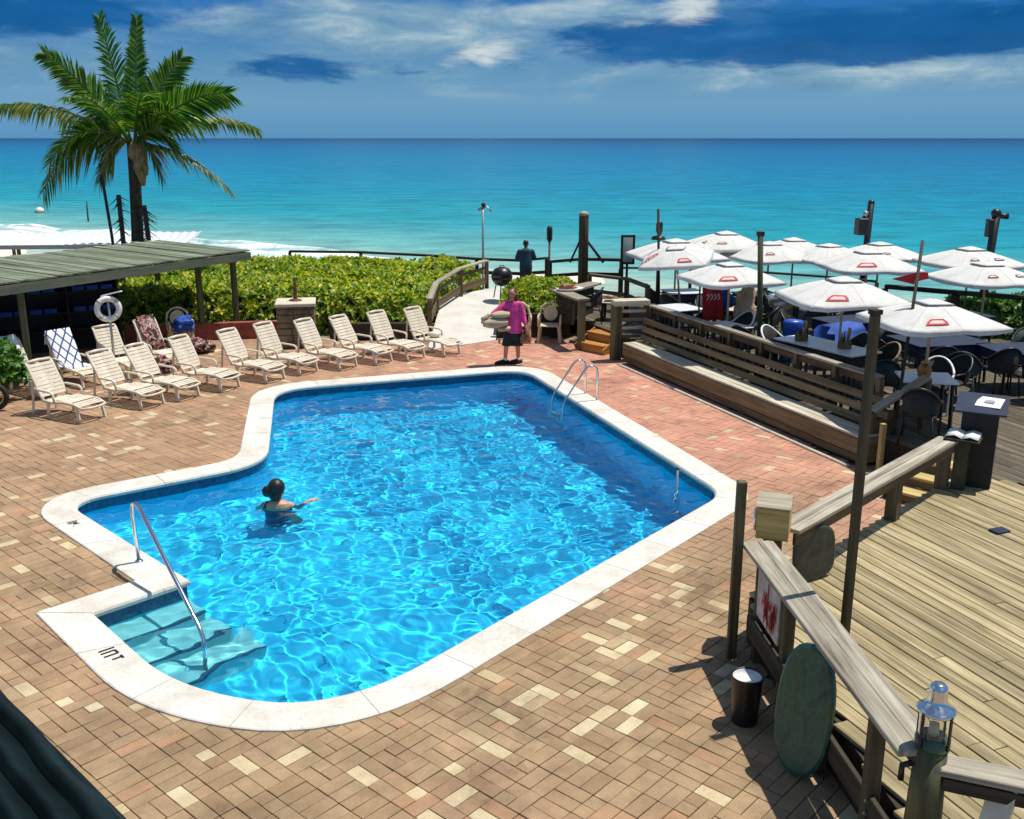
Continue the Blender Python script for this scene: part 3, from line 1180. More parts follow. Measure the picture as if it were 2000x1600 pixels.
def build_pool_fittings():
    # chrome handrail over the entry steps
    h = thing('pool_handrail', 'bent chrome handrail over the steps into the pool', 'handrail', (-4.36, 10.80, 0.02))
    pts = [(-4.36, 10.80, 0.0), (-4.37, 10.78, 0.62), (-4.35, 10.75, 0.74), (-4.28, 10.66, 0.80), (-4.18, 10.53, 0.78), (-4.08, 10.40, 0.70), (-3.18, 9.23, -0.02), (-3.13, 9.16, -0.10), (-3.115, 9.13, -0.2), (-3.115, 9.13, -0.72)]
    MB().tube(pts, 0.024, 10).build('rail', 'chrome', h, True, True)
    MB().lathe([(0.05, 0.02), (0.05, 0.035), (0.03, 0.045)], 14, (-4.36, 10.80, 0)).build('flange', 'chrome', h, True, True)
    # ladder at the deep end
    d = Vector((0.345, -0.938, 0))
    nrm = Vector((-0.938, -0.345, 0))
    base = Vector((0.97, 18.32, 0))
    l = thing('pool_ladder', 'chrome pool ladder with two looped grab rails at the deep end', 'ladder', tuple(base))
    for s in (-0.27, 0.27):
        p = base + d * s
        pts = []
        for (o, z) in ((-0.58, 0.0), (-0.58, 0.50), (-0.56, 0.62), (-0.49, 0.68), (-0.40, 0.68), (-0.32, 0.62), (0.06, 0.08), (0.11, -0.04), (0.12, -0.2), (0.12, -1.25)):
            q = p + nrm * o
            pts.append((q.x, q.y, z + 0.01))
        MB().tube(pts, 0.021, 8).build('grab_rail', 'chrome', l, True, True)
    for z in (-0.35, -0.62, -0.89, -1.16):
        a = base + d * -0.27 + nrm * 0.12
        b = base + d * 0.27 + nrm * 0.12
        MB().bar((a.x, a.y, z), (b.x, b.y, z), 0.09, 0.03).build('rung', 'chrome', l, world=True)
    # depth marks on the coping: short dark strokes
    def mark(name, label, org, ang, strokes, size):
        u = Vector((math.cos(ang), math.sin(ang)))
        v = Vector((-u.y, u.x))
        mb = MB()
        for (x0, y0, x1, y1) in strokes:
            a = Vector(org) + (u * x0 + v * y0) * size
            b = Vector(org) + (u * x1 + v * y1) * size
            mb.bar((a.x, a.y, 0.0265), (b.x, b.y, 0.0265), 0.022, 0.002)
        mb.build(name, 'mark_black', pool, world=True)
    # reads from outside the pool, letters lie along the edge
    mark('depth_mark', '', (-3.98, 8.66), R(-47), [(0, .0, 0, .9), (.35, 0, .35, .8), (.35, .8, .8, .8), (.8, .8, .8, 0), (1.15, .8, 1.55, .8), (1.35, .8, 1.35, .25)], 0.17)
    mark('depth_mark', '', (-5.72, 12.0), R(-45), [(0, 0, 0, .8), (.3, 0, .3, .7), (.3, .7, .6, .3), (.6, .3, .75, .7), (1.0, .1, 1.05, .15)], 0.16)
    mark('depth_mark', '', (1.30, 11.20), R(50), [(0, 0, 0, .6), (.3, 0, .3, .6), (.3, .6, .8, .6)], 0.16)
    # vertical gauge post in the water by the right corner
    g = thing('gauge_rod', 'thin dark rod standing in the water at the right wall', 'rod', (2.43, 13.9, -1.9))
    MB().tube([(2.43, 13.9, -1.9), (2.43, 13.9, 0.12)], 0.018, 8).build('rod', 'galvanised', g, True, True)
    MB().sphere((2.43, 13.9, 0.12), 0.024, 8, 6).build('cap', 'black_plastic', g, True, True)


build_pool_fittings()

# ------------------------------------------------------------------ sun loungers


def make_lounger(name, label, cat, loc, rz, group, deg=61):
    t = thing(name, label, cat, loc, rz, group)
    W = 0.60
    zs = 0.32
    # local x runs from the head (-) to the foot (+)
    fr = MB()
    for s in (-1, 1):
        y = s * (W / 2 - 0.025)
        fr.tube([(-0.02, y, zs), (0.25, y, zs - .015), (0.6, y, zs + 0.03), (0.9, y, zs + 0.02), (1.09, y * .96, zs - 0.04)], [.028, .028, .028, .028, .024], 6)
    fr.tube([(1.09, -W / 2 + .03, zs - .04), (1.125, -.1, zs - .05), (1.125, .1, zs - .05), (1.09, W / 2 - .03, zs - .04)], .024, 6)
    fr.build('seat_frame', 'white_plastic', t, True)
    bl, ang = 0.78, R(deg)
    bx, bz = -math.cos(ang), math.sin(ang)
    bf = MB()
    for s in (-1, 1):
        y = s * (W / 2 - 0.03)
        bf.tube([(0.02, y, zs - .01), (bx * .1, y, zs + bz * .1), (bx * bl * .9, y, zs + bz * bl * .9), (bx * bl - .02, y * .97, zs + bz * bl)], .03, 6)
    bf.tube([(bx * bl - .02, -W / 2 + .03, zs + bz * bl), (bx * bl - .03, 0, zs + bz * bl + .012), (bx * bl - .02, W / 2 - .03, zs + bz * bl)], .034, 6)
    bf.build('back_frame', 'white_plastic', t, True)
    # slats
    sl = MB()
    sl.bbox((0, 0, 0), (0.068, W - 0.07, 0.014), None, 0.005)
    first = sl.build('slat', 'white_plastic', t)
    def slat(x, z, a):
        nonlocal first
        if first is not None:
            o = first
            first = None
            slat.me = o.data
        else:
            o = bpy.data.objects.new('slat', slat.me)
            COL.objects.link(o)
            o.parent = t
        o.location = (x, 0, z)
        o.rotation_euler = (0, a, 0)
    for i in range(9):
        d = 0.09 + i * 0.076
        slat(bx * d + .012, zs + bz * d + .008, ang)
    for i in range(12):
        x = 0.08 + i * 0.0835
        z = zs + (-.015 if x < .3 else 0.03 if x < .75 else 0.015 - (x - .75) * .12) + .016
        slat(x, z, R(-4 if .25 < x < .6 else 3))
    # legs, arms, rear prop
    for s in (-1, 1):
        y = s * (W / 2 - 0.02)
        for (x0, x1) in ((0.16, 0.13), (0.94, 1.02)):
            MB().bar((x0, y, zs - .01), (x1, y, 0.0), 0.035, 0.06).build('leg', 'white_plastic', t)
        MB().tube([(0.38, y + s * .03, zs), (0.37, y + s * .04, zs + .16), (0.30, y + s * .04, zs + .20), (-0.06, y + s * .04, zs + .21), (-0.13, y + s * .02, zs + .20)], .024, 6).build('armrest', 'white_plastic', t, True)
        MB().bar((-0.26, y * .9, zs + .42), (-0.36, y * .9, 0.0), 0.035, 0.03).build('rear_leg', 'white_plastic', t)
    return t


LOUNGERS = [(-8.22, 17.4, -26, 'white slatted lounger at the left end of the front row'),
            (-7.48, 18.3, -26, 'white slatted lounger, second from the left end of the front row'),
            (-7.0, 18.88, -27, 'white slatted lounger, third from left end of front row, under the life ring'),
            (-6.42, 19.58, -27, 'white slatted lounger, fourth from the left end of the front row'),
            (-5.66, 20.36, -28, 'white slatted lounger right of the two pergola posts, fifth in the front row'),
            (-5.1, 21.05, -29, 'white slatted lounger directly left of the stone pillar'),
            (-4.32, 21.55, -32, 'white slatted lounger directly in front of the stone pillar'),
            (-3.62, 22.08, -35, 'white slatted lounger just right of the stone pillar'),
            (-2.88, 22.58, -38, 'white lounger second from the concrete ramp, end of front row'),
            (-2.1, 23.02, -41, 'white lounger nearest the concrete ramp with a pale bag on it')]
LG = 'loungers in the front row facing the pool'
protos = {}
rl = random.Random(31)
for i_, (x, y, a, lab) in enumerate(LOUNGERS):
    deg = (61, 58, 64)[(0, 1, 1, 2, 0, 2, 0, 1, 0, 2)[i_]]
    a += rl.uniform(-3, 3)
    if deg not in protos:
        protos[deg] = make_lounger('sun_lounger', lab, 'sun lounger', (x, y, 0.002), R(a), LG, deg)
    else:
        copy_tree(protos[deg], (x, y, 0.002), R(a), lab, LG)
l0 = protos[61]
LS = 0.93
BACKROW = [(-9.75, 19.25, -36, 'white lounger in the back row beside the plants at the left edge'),
           (-9.05, 19.95, -38, 'lounger in the back row under the blue lattice towel'),
           (-8.42, 20.75, -40, 'lounger in the back row at the foot of the life ring post'),
           (-7.85, 21.55, -40, 'lounger in the back row with clothes hanging on its back')]
for (x, y, a, lab) in BACKROW:
    copy_tree(l0, (x, y, 0.002), R(a), lab, 'loungers in the back row')
for o_ in list(COL.objects):
    if o_.name.startswith('sun_lounger'):
        o_.matrix_basis = o_.matrix_basis @ Matrix.Scale(LS, 4)


def draped(name, label, cat, x, y, rz, mat, d0=-0.02, d1=0.82, w=0.56, seat=0.35, lump=0.012):
    """cloth lying over a lounger's back and seat"""
    zs, ang = 0.32, R(61)
    prof = [(0.05 - math.cos(ang) * (d1 - .0) - .10, zs + math.sin(ang) * d1 - .25)]
    n = 9
    for i in range(n + 1):
        d = d1 - (d1 - d0) * i / n
        prof.append((-math.cos(ang) * d + .045, zs + math.sin(ang) * d + .035 + (.02 if i == 0 else 0)))
    for i in range(1, 5):
        prof.append((0.06 + seat * i / 4, zs + .045))
    m = 6
    vs, fs, uv = [], [], []
    for i, (px, pz) in enumerate(prof):
        for j in range(m + 1):
            yy = -w / 2 + w * j / m
            k_ = lump * mnoise.noise(Vector((px * 5, yy * 6, x)))
            vs.append((px + k_, yy, pz + k_))
            uv.append((j / m, i / (len(prof) - 1)))
    for i in range(len(prof) - 1):
        for j in range(m):
            a = i * (m + 1) + j
            fs.append((a, a + 1, a + m + 2, a + m + 1))
    mb = MB()
    mb.add(vs, fs)
    o = mb.build(name, mat, None, True)
    ul = o.data.uv_layers.new(name='UVMap')
    for lp in o.data.loops:
        ul.data[lp.index].uv = uv[lp.vertex_index]
    sm = o.modifiers.new('solid', 'SOLIDIFY')
    sm.thickness = 0.012
    o.location = (x, y, 0.002)
    o.rotation_euler = (0, 0, R(rz))
    o.scale = (LS, LS, LS)
    return tag(o, label, cat)


draped('beach_towel', 'white towel with dark blue diamond lattice draped over back row lounger', 'towel', -9.05, 19.95, -38, 'lattice_towel', seat=0.5)
draped('hanging_clothes', 'dark and red clothes thrown over the back of a lounger', 'clothes', -7.85, 21.55, -40, 'mixed_cloth', d0=0.42, seat=0.0, w=0.44, lump=0.06)
draped('striped_cloth', 'white and grey cloth hanging on the leftmost back row lounger', 'towel', -9.75, 19.25, -36, 'white_cloth', d0=0.4, seat=0.0, w=0.4, lump=0.05)
b_ = MB()
b_.sphere((0, 0, 0.06), (0.16, 0.11, 0.07), 12, 7)
o_ = b_.build('beach_bag', 'white_plastic', None, True)
o_.location = (-1.80, 22.76, 0.36)
tag(o_, 'small pale bag lying on the lounger nearest the ramp', 'bag')


# ------------------------------------------------------------------ plastic armchairs


def plastic_chair(name, label, loc, rz, mat, group=None):
    """stacking garden armchair with a round woven back"""
    t = thing(name, label, 'chair', loc, rz, group)
    # x is forward
    MB().bbox((0.0, 0, 0.41), (0.46, 0.46, 0.03), None, 0.012).build('seat', mat, t)
    hoop = [(-0.20, -0.25, 0.40), (-0.24, -0.265, 0.62), (-0.28, -0.22, 0.80), (-0.30, -0.11, 0.89), (-0.30, 0, 0.91), (-0.30, 0.11, 0.89), (-0.28, 0.22, 0.80), (-0.24, 0.265, 0.62), (-0.20, 0.25, 0.40)]
    MB().tube(hoop, .028, 6).build('back_hoop', mat, t, True)
    pn = MB()
    rg = [[Vector((-0.285 + .012 * s - (.55 - abs(.0)) * 0 + 0.07 * (0.9 - (0.66 + .19 * math.sin(a))) * 1.0, .175 * math.cos(a), 0.66 + .19 * math.sin(a))) for a in [2 * math.pi * k / 16 for k in range(16)]] for s in (-1, 1)]
    pn.loft(rg)
    pn.build('back_panel', mat, t)
    for s in (-1, 1):
        MB().tube([(0.22, s * .26, 0.40), (0.22, s * .27, 0.60), (0.16, s * .275, 0.645), (-0.22, s * .27, 0.64)], .024, 6).build('armrest', mat, t, True)
        MB().bar((0.20, s * .23, 0.41), (0.24, s * .26, 0.0), 0.05, 0.045).build('leg', mat, t)
        MB().bar((-0.19, s * .23, 0.41), (-0.26, s * .26, 0.0), 0.05, 0.045).build('leg', mat, t)
    return t


pc = plastic_chair('garden_chair', 'beige plastic armchair with round back right of the person in pink', (0.92, 24.0, 0.002), R(-96), 'beige_plastic')
copy_tree(pc, (0.18, 24.05, 0.002), R(-88), 'beige plastic armchair partly hidden behind the person in pink')
copy_tree(pc, (-7.85, 23.3, 0.002), R(-62), 'beige plastic armchair by the pergola with a blue towel over it')


def lumpy(name, label, cat, loc, r_, mat, seed, amp=0.25, flat=None):
    """soft crumpled heap"""
    mb = MB()
    n, m = 30, 20
    vs = []
    rings = []
    for i in range(1, m):
        t = math.pi * i / m
        rg = []
        for k in range(n):
            a = 2 * math.pi * k / n
            d = Vector((math.sin(t) * math.cos(a), math.sin(t) * math.sin(a), -math.cos(t)))
            s = 1 + amp * mnoise.noise(d * 1.9 + Vector((seed, 0, 0))) + amp * .7 * mnoise.noise(d * 4.6 + Vector((seed, 3, 0)))
            rg.append(Vector((d.x * r_[0], d.y * r_[1], d.z * r_[2])) * s)
        rings.append(rg)
    mb.loft(rings)
    o = mb.build(name, mat, None, True)
    o.location = loc
    return tag(o, label, cat)


lumpy('beach_towel', 'blue and white towel bundled on the round-backed armchair by the pergola', 'towel', (-7.72, 23.08, 0.60), (0.25, 0.2, 0.17), 'blue_cloth', 3, 0.6)
lumpy('clothes_pile', 'reddish brown heap of clothes beside the pergola posts', 'clothes', (-7.25, 22.7, 0.16), (0.32, 0.25, 0.17), 'mixed_cloth', 9, 0.5)
lumpy('towel_bundle', 'crumpled white towel behind the leftmost front row lounger', 'towel', (-9.0, 18.55, 0.22), (0.2, 0.2, 0.2), 'white_cloth', 5, 0.5)
lumpy('beach_bag', 'dark shapeless beach bag under the back row loungers', 'bag', (-7.4, 20.6, 0.2), (0.22, 0.18, 0.15), 'mixed_cloth', 15, 0.4)

# ------------------------------------------------------------------ pergola, towel rack, life ring, pillar, walls


def build_pergola():
    pg = thing('pergola', 'low timber pergola with weathered green grey board roof', 'pergola', (-9, 23, 0))
    fa, fb = Vector((-10.05, 18.65, 0)), Vector((-6.52, 25.0, 0))        # front edge of the roof
    bk = Vector((-2.95, 1.90, 0))                                        # front to back
    d = (fb - fa).normalized()
    fa = fa - d * 0.9
    z0, z1 = 2.10, 2.16
    # roof boards run front to back
    L = (fb - fa).length
    n = int(L / 0.20)
    rr = random.Random(5)
    for i in range(n):
        p = fa + d * (i + 0.5) * L / n
        q = p + bk * rr.uniform(0.97, 1.03)
        zz = rr.uniform(-.008, .012)
        MB().bar((p.x, p.y, z0 + zz), (q.x, q.y, z1 + zz), L / n - 0.012, 0.03).build('roof_board', 'roof_timber', pg, world=True)
    fx = d.cross(Vector((0, 0, 1)))
    for off, w in ((0.0, 0.18), (1.0, 0.18)):
        a, b = fa + bk * off, fb + bk * off
        MB().bar((a.x, a.y, 1.97), (b.x, b.y, 1.97), 0.05, w).build('fascia', 'fascia_timber', pg, world=True)
    for t in (0.0, 1.0):
        a = fa.lerp(fb, t)
        b = a + bk
        MB().bar((a.x, a.y, 1.96), (b.x, b.y, 1.97), 0.05, 0.2).build('fascia', 'fascia_timber', pg, world=True)
    for i in range(9):
        a = fa.lerp(fb, (i + .5) / 9)
        b = a + bk
        MB().bar((a.x, a.y, 2.0), (b.x, b.y, 2.04), 0.05, 0.12).build('rafter', 'brown_timber', pg, world=True)
    for (x, y) in ((-7.62, 24.25), (-6.95, 24.92), (-9.85, 19.9), (-10.3, 26.4), (-9.55, 26.9), (-12.9, 21.8)):
        MB().bar((x, y, 0.0), (x, y, 1.90), 0.13, 0.13, (1, .6, 0), 0.012).build('post', 'green_post', pg, world=True)
    return pg


build_pergola()


def build_towel_rack():
    c = Vector((-10.55, 22.6, 0))
    a = R(32)
    t = thing('towel_rack', 'dark open shelving with rows of folded blue towels under the pergola', 'shelf', tuple(c), a)
    W, D, H = 2.9, 0.5, 1.75
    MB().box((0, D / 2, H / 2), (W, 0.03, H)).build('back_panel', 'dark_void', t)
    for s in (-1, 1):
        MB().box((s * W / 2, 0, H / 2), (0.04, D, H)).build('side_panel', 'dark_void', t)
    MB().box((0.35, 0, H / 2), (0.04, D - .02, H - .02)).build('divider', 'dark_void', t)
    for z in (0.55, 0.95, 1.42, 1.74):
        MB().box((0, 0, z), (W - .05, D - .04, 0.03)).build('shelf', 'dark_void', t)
    # blue towel stacks on two shelves are things of their own
    g = 'folded towels on the rack under the pergola'
    rr = random.Random(8)
    first = {}
    for zi, (z, mt) in enumerate(((0.965, 'blue_cloth'), (1.435, 'blue_plastic'))):
        for i in range(9):
            x = -1.25 + i * 0.31
            if abs(x - .35) < .12:
                continue
            loc = Matrix.Rotation(a, 3, 'Z') @ Vector((x, -0.10, z)) + c
            if zi not in first:
                mb = MB()
                for k in range(3):
                    mb.bbox((0, 0, 0.018 + k * .034), (0.27, 0.24, 0.031), None, 0.012)
                o = mb.build('folded_towel', mt, None)
                first[zi] = o
            else:
                o = first[zi].copy()
                COL.objects.link(o)
            o.location = loc
            o.rotation_euler = (0, 0, a + rr.uniform(-.05, .05))
            tag(o, 'folded blue towels on the upper shelf of the dark rack' if zi else 'folded blue towels on the lower shelf of the dark rack', 'towel',
                'towels on the upper rack shelf' if zi else 'towels on the lower rack shelf')
    # light strip above
    return t


build_towel_rack()


def build_lifering():
    t = thing('life_ring_stand', 'slim grey post carrying the life ring in front of the dark rack', 'post', (-8.45, 20.75, 0.0))
    MB().tube([(0, 0, 0), (0, 0, 1.62)], .028, 8).build('post', 'galvanised', t, True)
    MB().bar((-.12, -.02, 1.62), (.30, -.02, 1.72), .14, .02).build('top_board', 'ring_white', t)
    mb = MB()
    R_, r_ = 0.215, 0.062
    pts = []
    n, m = 32, 10
    rings = []
    for i in range(n):
        a = 2 * math.pi * i / n
        rings.append([Vector(((R_ + r_ * math.cos(b)) * math.cos(a), r_ * math.sin(b), (R_ + r_ * math.cos(b)) * math.sin(a))) for b in [2 * math.pi * k / m for k in range(m)]])
    rings.append(rings[0])
    mb.loft(rings, False)
    k = thing('life_ring', 'white life ring hanging on the slim post by the pergola', 'life ring', (-8.43, 20.66, 1.36), R(28))
    mb.build('ring', 'ring_white', k, True)
    for i in range(4):
        a = math.pi / 4 + i * math.pi / 2
        b = MB()
        b.tube([(R_ * math.cos(a + s * .12), 0, R_ * math.sin(a + s * .12)) for s in (-1, 0, 1)], r_ + .004, 10)
        b.build('band', 'rope', k, True)
    MB().tube([(0, .03, R_), (0.01, .02, .02), (0, .03, -.04)], .014, 6).build('hook_rope', 'rope', k, True)


build_lifering()


def build_pillar():
    c = (-5.15, 23.6, 0)
    t = thing('stone_pillar', 'square stone pillar with pale flat cap behind the loungers', 'pillar', c, R(10))
    rr = random.Random(4)
    z = 0.0
    W = 0.84
    MB().box((0, 0, .5), (W - .05, W - .05, .98)).build('core', 'stone', t)
    while z < 0.95:
        h = rr.choice((0.13, 0.16, 0.19))
        h = min(h, 0.99 - z)
        for side in range(4):
            x = -W / 2
            while x < W / 2 - .05:
                w = min(rr.uniform(.16, .38), W / 2 - x)
                m = Matrix.Rotation(side * math.pi / 2, 3, 'Z')
                cc = m @ Vector((x + w / 2, -W / 2 + .02, z + h / 2))
                b = MB()
                b.bbox(cc, (w - .012, .06 + rr.uniform(0, .025), h - .012), m, .014)
                b.build('stone', 'stone', t)
                x += w
        z += h
    MB().bbox((0, 0, 1.03), (W + .10, W + .10, .08), None, .015).build('cap', 'stone_cap', t)
    k = thing('iron_fitting', 'rusty iron stub standing on the cap of the stone pillar', 'post', (-5.15, 23.6, 1.07))
    MB().lathe([(.16, 0), (.14, .03), (.05, .05), (.045, .10)], 10).build('base', 'rust', k)
    MB().tube([(0, 0, .08), (0.005, 0, .3), (0, .0, .55)], [.05, .04, .025], 8).build('stem', 'rust', k)


build_pillar()


def wall(name, label, a, b, h, th, mat, z=0.0):
    o = MB()
    o.bar((a[0], a[1], z + h / 2), (b[0], b[1], z + h / 2), th, h, bev=.012)
    return tag(o.build(name, mat), label, 'wall')


wall('planter_wall', 'low red painted wall behind the loungers by the pergola', (-9.4, 23.9), (-5.6, 24.6), 0.42, 0.18, 'brick_red')
wall('planter_wall', 'dark low wall along the hedge between pillar and ramp', (-4.5, 24.35), (-2.2, 24.4), 0.40, 0.18, 'dark_timber')
wall('retaining_wall', 'dark boarded wall behind the beige armchairs', (-0.35, 24.45), (1.45, 24.75), 0.60, 0.12, 'dark_timber')

# concrete ramp up to the beach side
mb = MB()
rp = [(-1.98, 22.95, 0.0), (-0.40, 24.15, 0.0), (-0.35, 29.6, 0.52), (-1.95, 27.9, 0.50)]
mb.add([(p[0], p[1], p[2] + .012) for p in rp] + [(p[0], p[1], -.2) for p in rp], [(0, 1, 2, 3), (4, 7, 6, 5), (0, 4, 5, 1), (1, 5, 6, 2), (2, 6, 7, 3), (3, 7, 4, 0)])
ramp = struct(mb.build('ramp', 'concrete'))


def rail_run(name, label, pts, mat, ph=0.9, cap=(0.14, 0.05), post=0.09, mids=(), base=None, cat='railing', capmat=None):
    """timber railing: posts at every point, cap boards between"""
    t = thing(name, label, cat, (pts[0][0], pts[0][1], pts[0][2]))
    for p in pts:
        MB().bar((p[0], p[1], p[2]), (p[0], p[1], p[2] + ph - cap[1] - .002), post, post, (1, 0.3, 0)).build('post', mat, t, world=True)
    for a, b in zip(pts[:-1], pts[1:]):
        MB().bar((a[0], a[1], a[2] + ph - cap[1] / 2), (b[0], b[1], b[2] + ph - cap[1] / 2), cap[0], cap[1], bev=.006).build('cap_rail', capmat or mat, t, world=True)
        for mz, mh in mids:
            MB().bar((a[0], a[1], a[2] + mz), (b[0], b[1], b[2] + mz), 0.03, mh).build('rail_board', mat, t, world=True)
    return t


rail_run('ramp_railing', 'weathered timber railing along the left side of the ramp', [(-2.05, 24.6, 0.12), (-2.0, 26.2, 0.3), (-1.45, 28.1, 0.45), (-0.75, 29.5, 0.5)], 'brown_timber', 0.85, (0.16, 0.05), 0.10, [(0.25, 0.2), (0.62, 0.08)], capmat='grey_timber')
rail_run('beach_railing', 'dark timber railing behind the hedge along the beach', [(-7.5, 33.9, 0.1), (-5.0, 33.2, 0.15), (-2.6, 32.2, 0.15), (-1.1, 31.3, 0.15), (0.3, 30.9, 0.15), (1.05, 30.2, 0.3)], 'dark_timber', 1.05, (0.16, 0.07), 0.10, [(0.6, 0.1)])

# ------------------------------------------------------------------ dining terrace
DZ = 0.45
BD = Vector((2.85, -7.30, 0)).normalized()          # direction of the bench and of the boards
BN = Vector((BD.y * -1, BD.x, 0))                   # to the right, away from the pool


def clip_line(p, d, poly):
    """parameter range of the line p + t d inside a convex polygon"""
    ts = []
    n = len(poly)
    for i in range(n):
        a, b = Vector(poly[i]), Vector(poly[(i + 1) % n])
        e = b - a
        den = d.x * e.y - d.y * e.x
        if abs(den) < 1e-9:
            continue
        w = a - Vector((p.x, p.y))
        t = (w.x * e.y - w.y * e.x) / den
        s = (w.x * d.y - w.y * d.x) / den
        if -1e-9 <= s <= 1 + 1e-9:
            ts.append(t)
    if len(ts) < 2:
        return None
    return min(ts), max(ts)


def board_deck(name, poly, z, bw, mat, dirv, seed, gap=0.009, joist='dark_timber'):
    n = len(poly)
    mb = MB()
    mb.prism([Vector(p) for p in poly], 0.0, z - 0.045)
    deck = struct(mb.build(name, joist))
    d = Vector((dirv.x, dirv.y))
    nrm = Vector((-d.y, d.x))
    offs = [Vector(p).dot(nrm) for p in poly]
    rr = random.Random(seed)
    o = min(offs) + bw / 2
    cache = []
    while o < max(offs):
        p0 = nrm * o
        r_ = clip_line(p0, d, [Vector(p) for p in poly])
        if r_ and r_[1] - r_[0] > .1:
            t0, t1 = r_
            cuts = [t0]
            t = t0 + rr.uniform(1.6, 3.6)
            while t < t1 - .8:
                cuts.append(t)
                t += rr.uniform(2.4, 3.6)
            cuts.append(t1)
            for a, b in zip(cuts[:-1], cuts[1:]):
                L = b - a - .006
                m = MB()
                m.bbox((0, 0, 0), (L, bw - gap, 0.035), None, 0.004)
                ob = m.build('deck_board', mat, deck)
                c = p0 + d * (a + b) / 2
                ob.location = (c.x, c.y, z - .0175 + rr.uniform(-.004, .003))
                ob.rotation_euler = (rr.gauss(0, .008), 0, math.atan2(d.y, d.x))
        o += bw
    return deck


# convex outlines
NEAR_DECK = [(2.32, 8.95), (2.62, 5.35), (2.95, 3.0), (9.5, 3.0), (9.5, 8.0), (6.3, 12.45), (5.62, 12.25)]
board_deck('near_deck', NEAR_DECK, 0.50, 0.145, 'deck_timber', BD, 3, 0.012)
TERRACE = [(2.70, 22.0), (5.85, 13.95), (6.35, 12.62), (9.6, 8.3), (15, 12), (15, 22), (9.6, 25.6), (6.2, 27.9), (2.2, 28.6), (1.75, 24.4)]
board_deck('dining_terrace', TERRACE, DZ, 0.19, 'shaded_terrace_timber', BD, 5)


def build_bench():
    t = thing('slatted_bench', 'long timber bench with slatted back along the right side of the pool', 'bench', (3.75, 18.0, 0))
    A, B = Vector((2.42, 21.55, 0)), Vector((5.22, 14.38, 0))
    n = BN if BN.x > 0 else -BN
    def b(o, z, w, h, nm, mat, tilt=0.0, e=0.0, a0=None, b0=None):
        a_, b_ = (a0 or A) + n * o, (b0 or B) + n * o
        up = (n * math.sin(tilt) + Vector((0, 0, 1)) * math.cos(tilt))
        MB().bar((a_.x, a_.y, z), (b_.x, b_.y, z), w, h, up, bev=.006).build(nm, mat, t, world=True)
    b(0.03, 0.30, 0.04, 0.24, 'front_apron', 'bench_timber')
    b(0.10, 0.445, 0.15, 0.04, 'seat_board', 'seat_timber')
    b(0.265, 0.445, 0.15, 0.04, 'seat_board', 'seat_timber')
    b(0.40, 0.443, 0.10, 0.036, 'seat_board', 'seat_timber')
    b(0.06, 0.10, 0.04, 0.12, 'kick_board', 'brown_timber')
    for i in range(3):
        b(0.46 + 0.035 * i, 0.565 + 0.178 * i, 0.035, 0.122, 'back_slat', 'bench_timber', tilt=0.2)
    for i in range(7):
        p = A.lerp(B, (i + 0.25) / 6.5)
        q0, q1 = p + n * 0.50, p + n * 0.60
        MB().bar((q0.x, q0.y, 0.0), (q1.x, q1.y, 1.0), 0.06, 0.06).build('back_post', 'brown_timber', t, world=True)
        q = p + n * 0.16
        MB().bar((q.x, q.y, 0.0), (q.x, q.y, 0.42), 0.08, 0.25, tuple(BD)).build('leg', 'dark_timber', t, world=True)
    # end board at the near end
    e0, e1 = B + n * 0.0, B + n * 0.5
    MB().bar((e0.x, e0.y, 0.24), (e1.x, e1.y, 0.24), 0.04, 0.40).build('end_board', 'bench_timber', t, world=True)
    # terrace railing behind
    r0 = thing('terrace_railing', 'timber railing with pale cap behind the slatted bench', 'railing', (3.4, 21.6, DZ))
    a_, b_ = Vector((3.08, 21.80, 0)), Vector((5.69, 15.0, 0))
    MB().bar((a_.x, a_.y, 1.24), (b_.x, b_.y, 1.24), 0.15, 0.045, bev=.006).build('cap_rail', 'rail_timber', r0, world=True)
    MB().bar((a_.x + .02, a_.y, 1.13), (b_.x + .02, b_.y, 1.13), 0.035, 0.10).build('under_rail', 'brown_timber', r0, world=True)
    for i in range(8):
        p = a_.lerp(b_, i / 7)
        MB().bar((p.x, p.y, DZ), (p.x, p.y, 1.21), 0.09, 0.09, tuple(BD)).build('post', 'brown_timber', r0, world=True)
    for i in range(30):
        p = a_.lerp(b_, (i + .5) / 30)
        MB().bar((p.x, p.y, DZ + .06), (p.x, p.y, 1.08), 0.05, 0.03, tuple(BD)).build('baluster', 'dark_timber', r0, world=True)
    # bench turning the corner by the gate: open shelf of boards
    g = thing('gate_post', 'stout timber post with slatted ladder panel at the head of the bench', 'post', (2.32, 21.95, 0))
    MB().bar((2.32, 21.95, 0), (2.32, 21.95, 1.25), 0.2, 0.2, tuple(BD), .012).build('post', 'green_post', g, world=True)
    MB().bar((2.22, 21.86, 1.30), (3.02, 22.0, 1.30), 0.34, 0.12, bev=.01).build('top_board', 'seat_timber', g, world=True)
    for i in range(4):
        z = 0.52 + i * .19
        MB().bar((2.42, 21.97, z), (2.98, 22.08, z), 0.10, 0.06).build('slat', 'seat_timber' if i % 2 else 'bench_timber', g, world=True)
    MB().bar((3.0, 22.1, 0), (3.0, 22.1, 1.24), 0.1, 0.1, tuple(BD)).build('post', 'brown_timber', g, world=True)
    # kerb along the paving
    k0, k1 = Vector((2.40, 21.35, 0)) - n * .04, Vector((5.12, 14.38, 0)) - n * .04
    kb = MB()
    kb.bar((k0.x, k0.y, 0.0), (k1.x, k1.y, 0.0), 0.07, 0.07, bev=.012)
    struct(kb.build('kerb', 'stone_cap'))


build_bench()


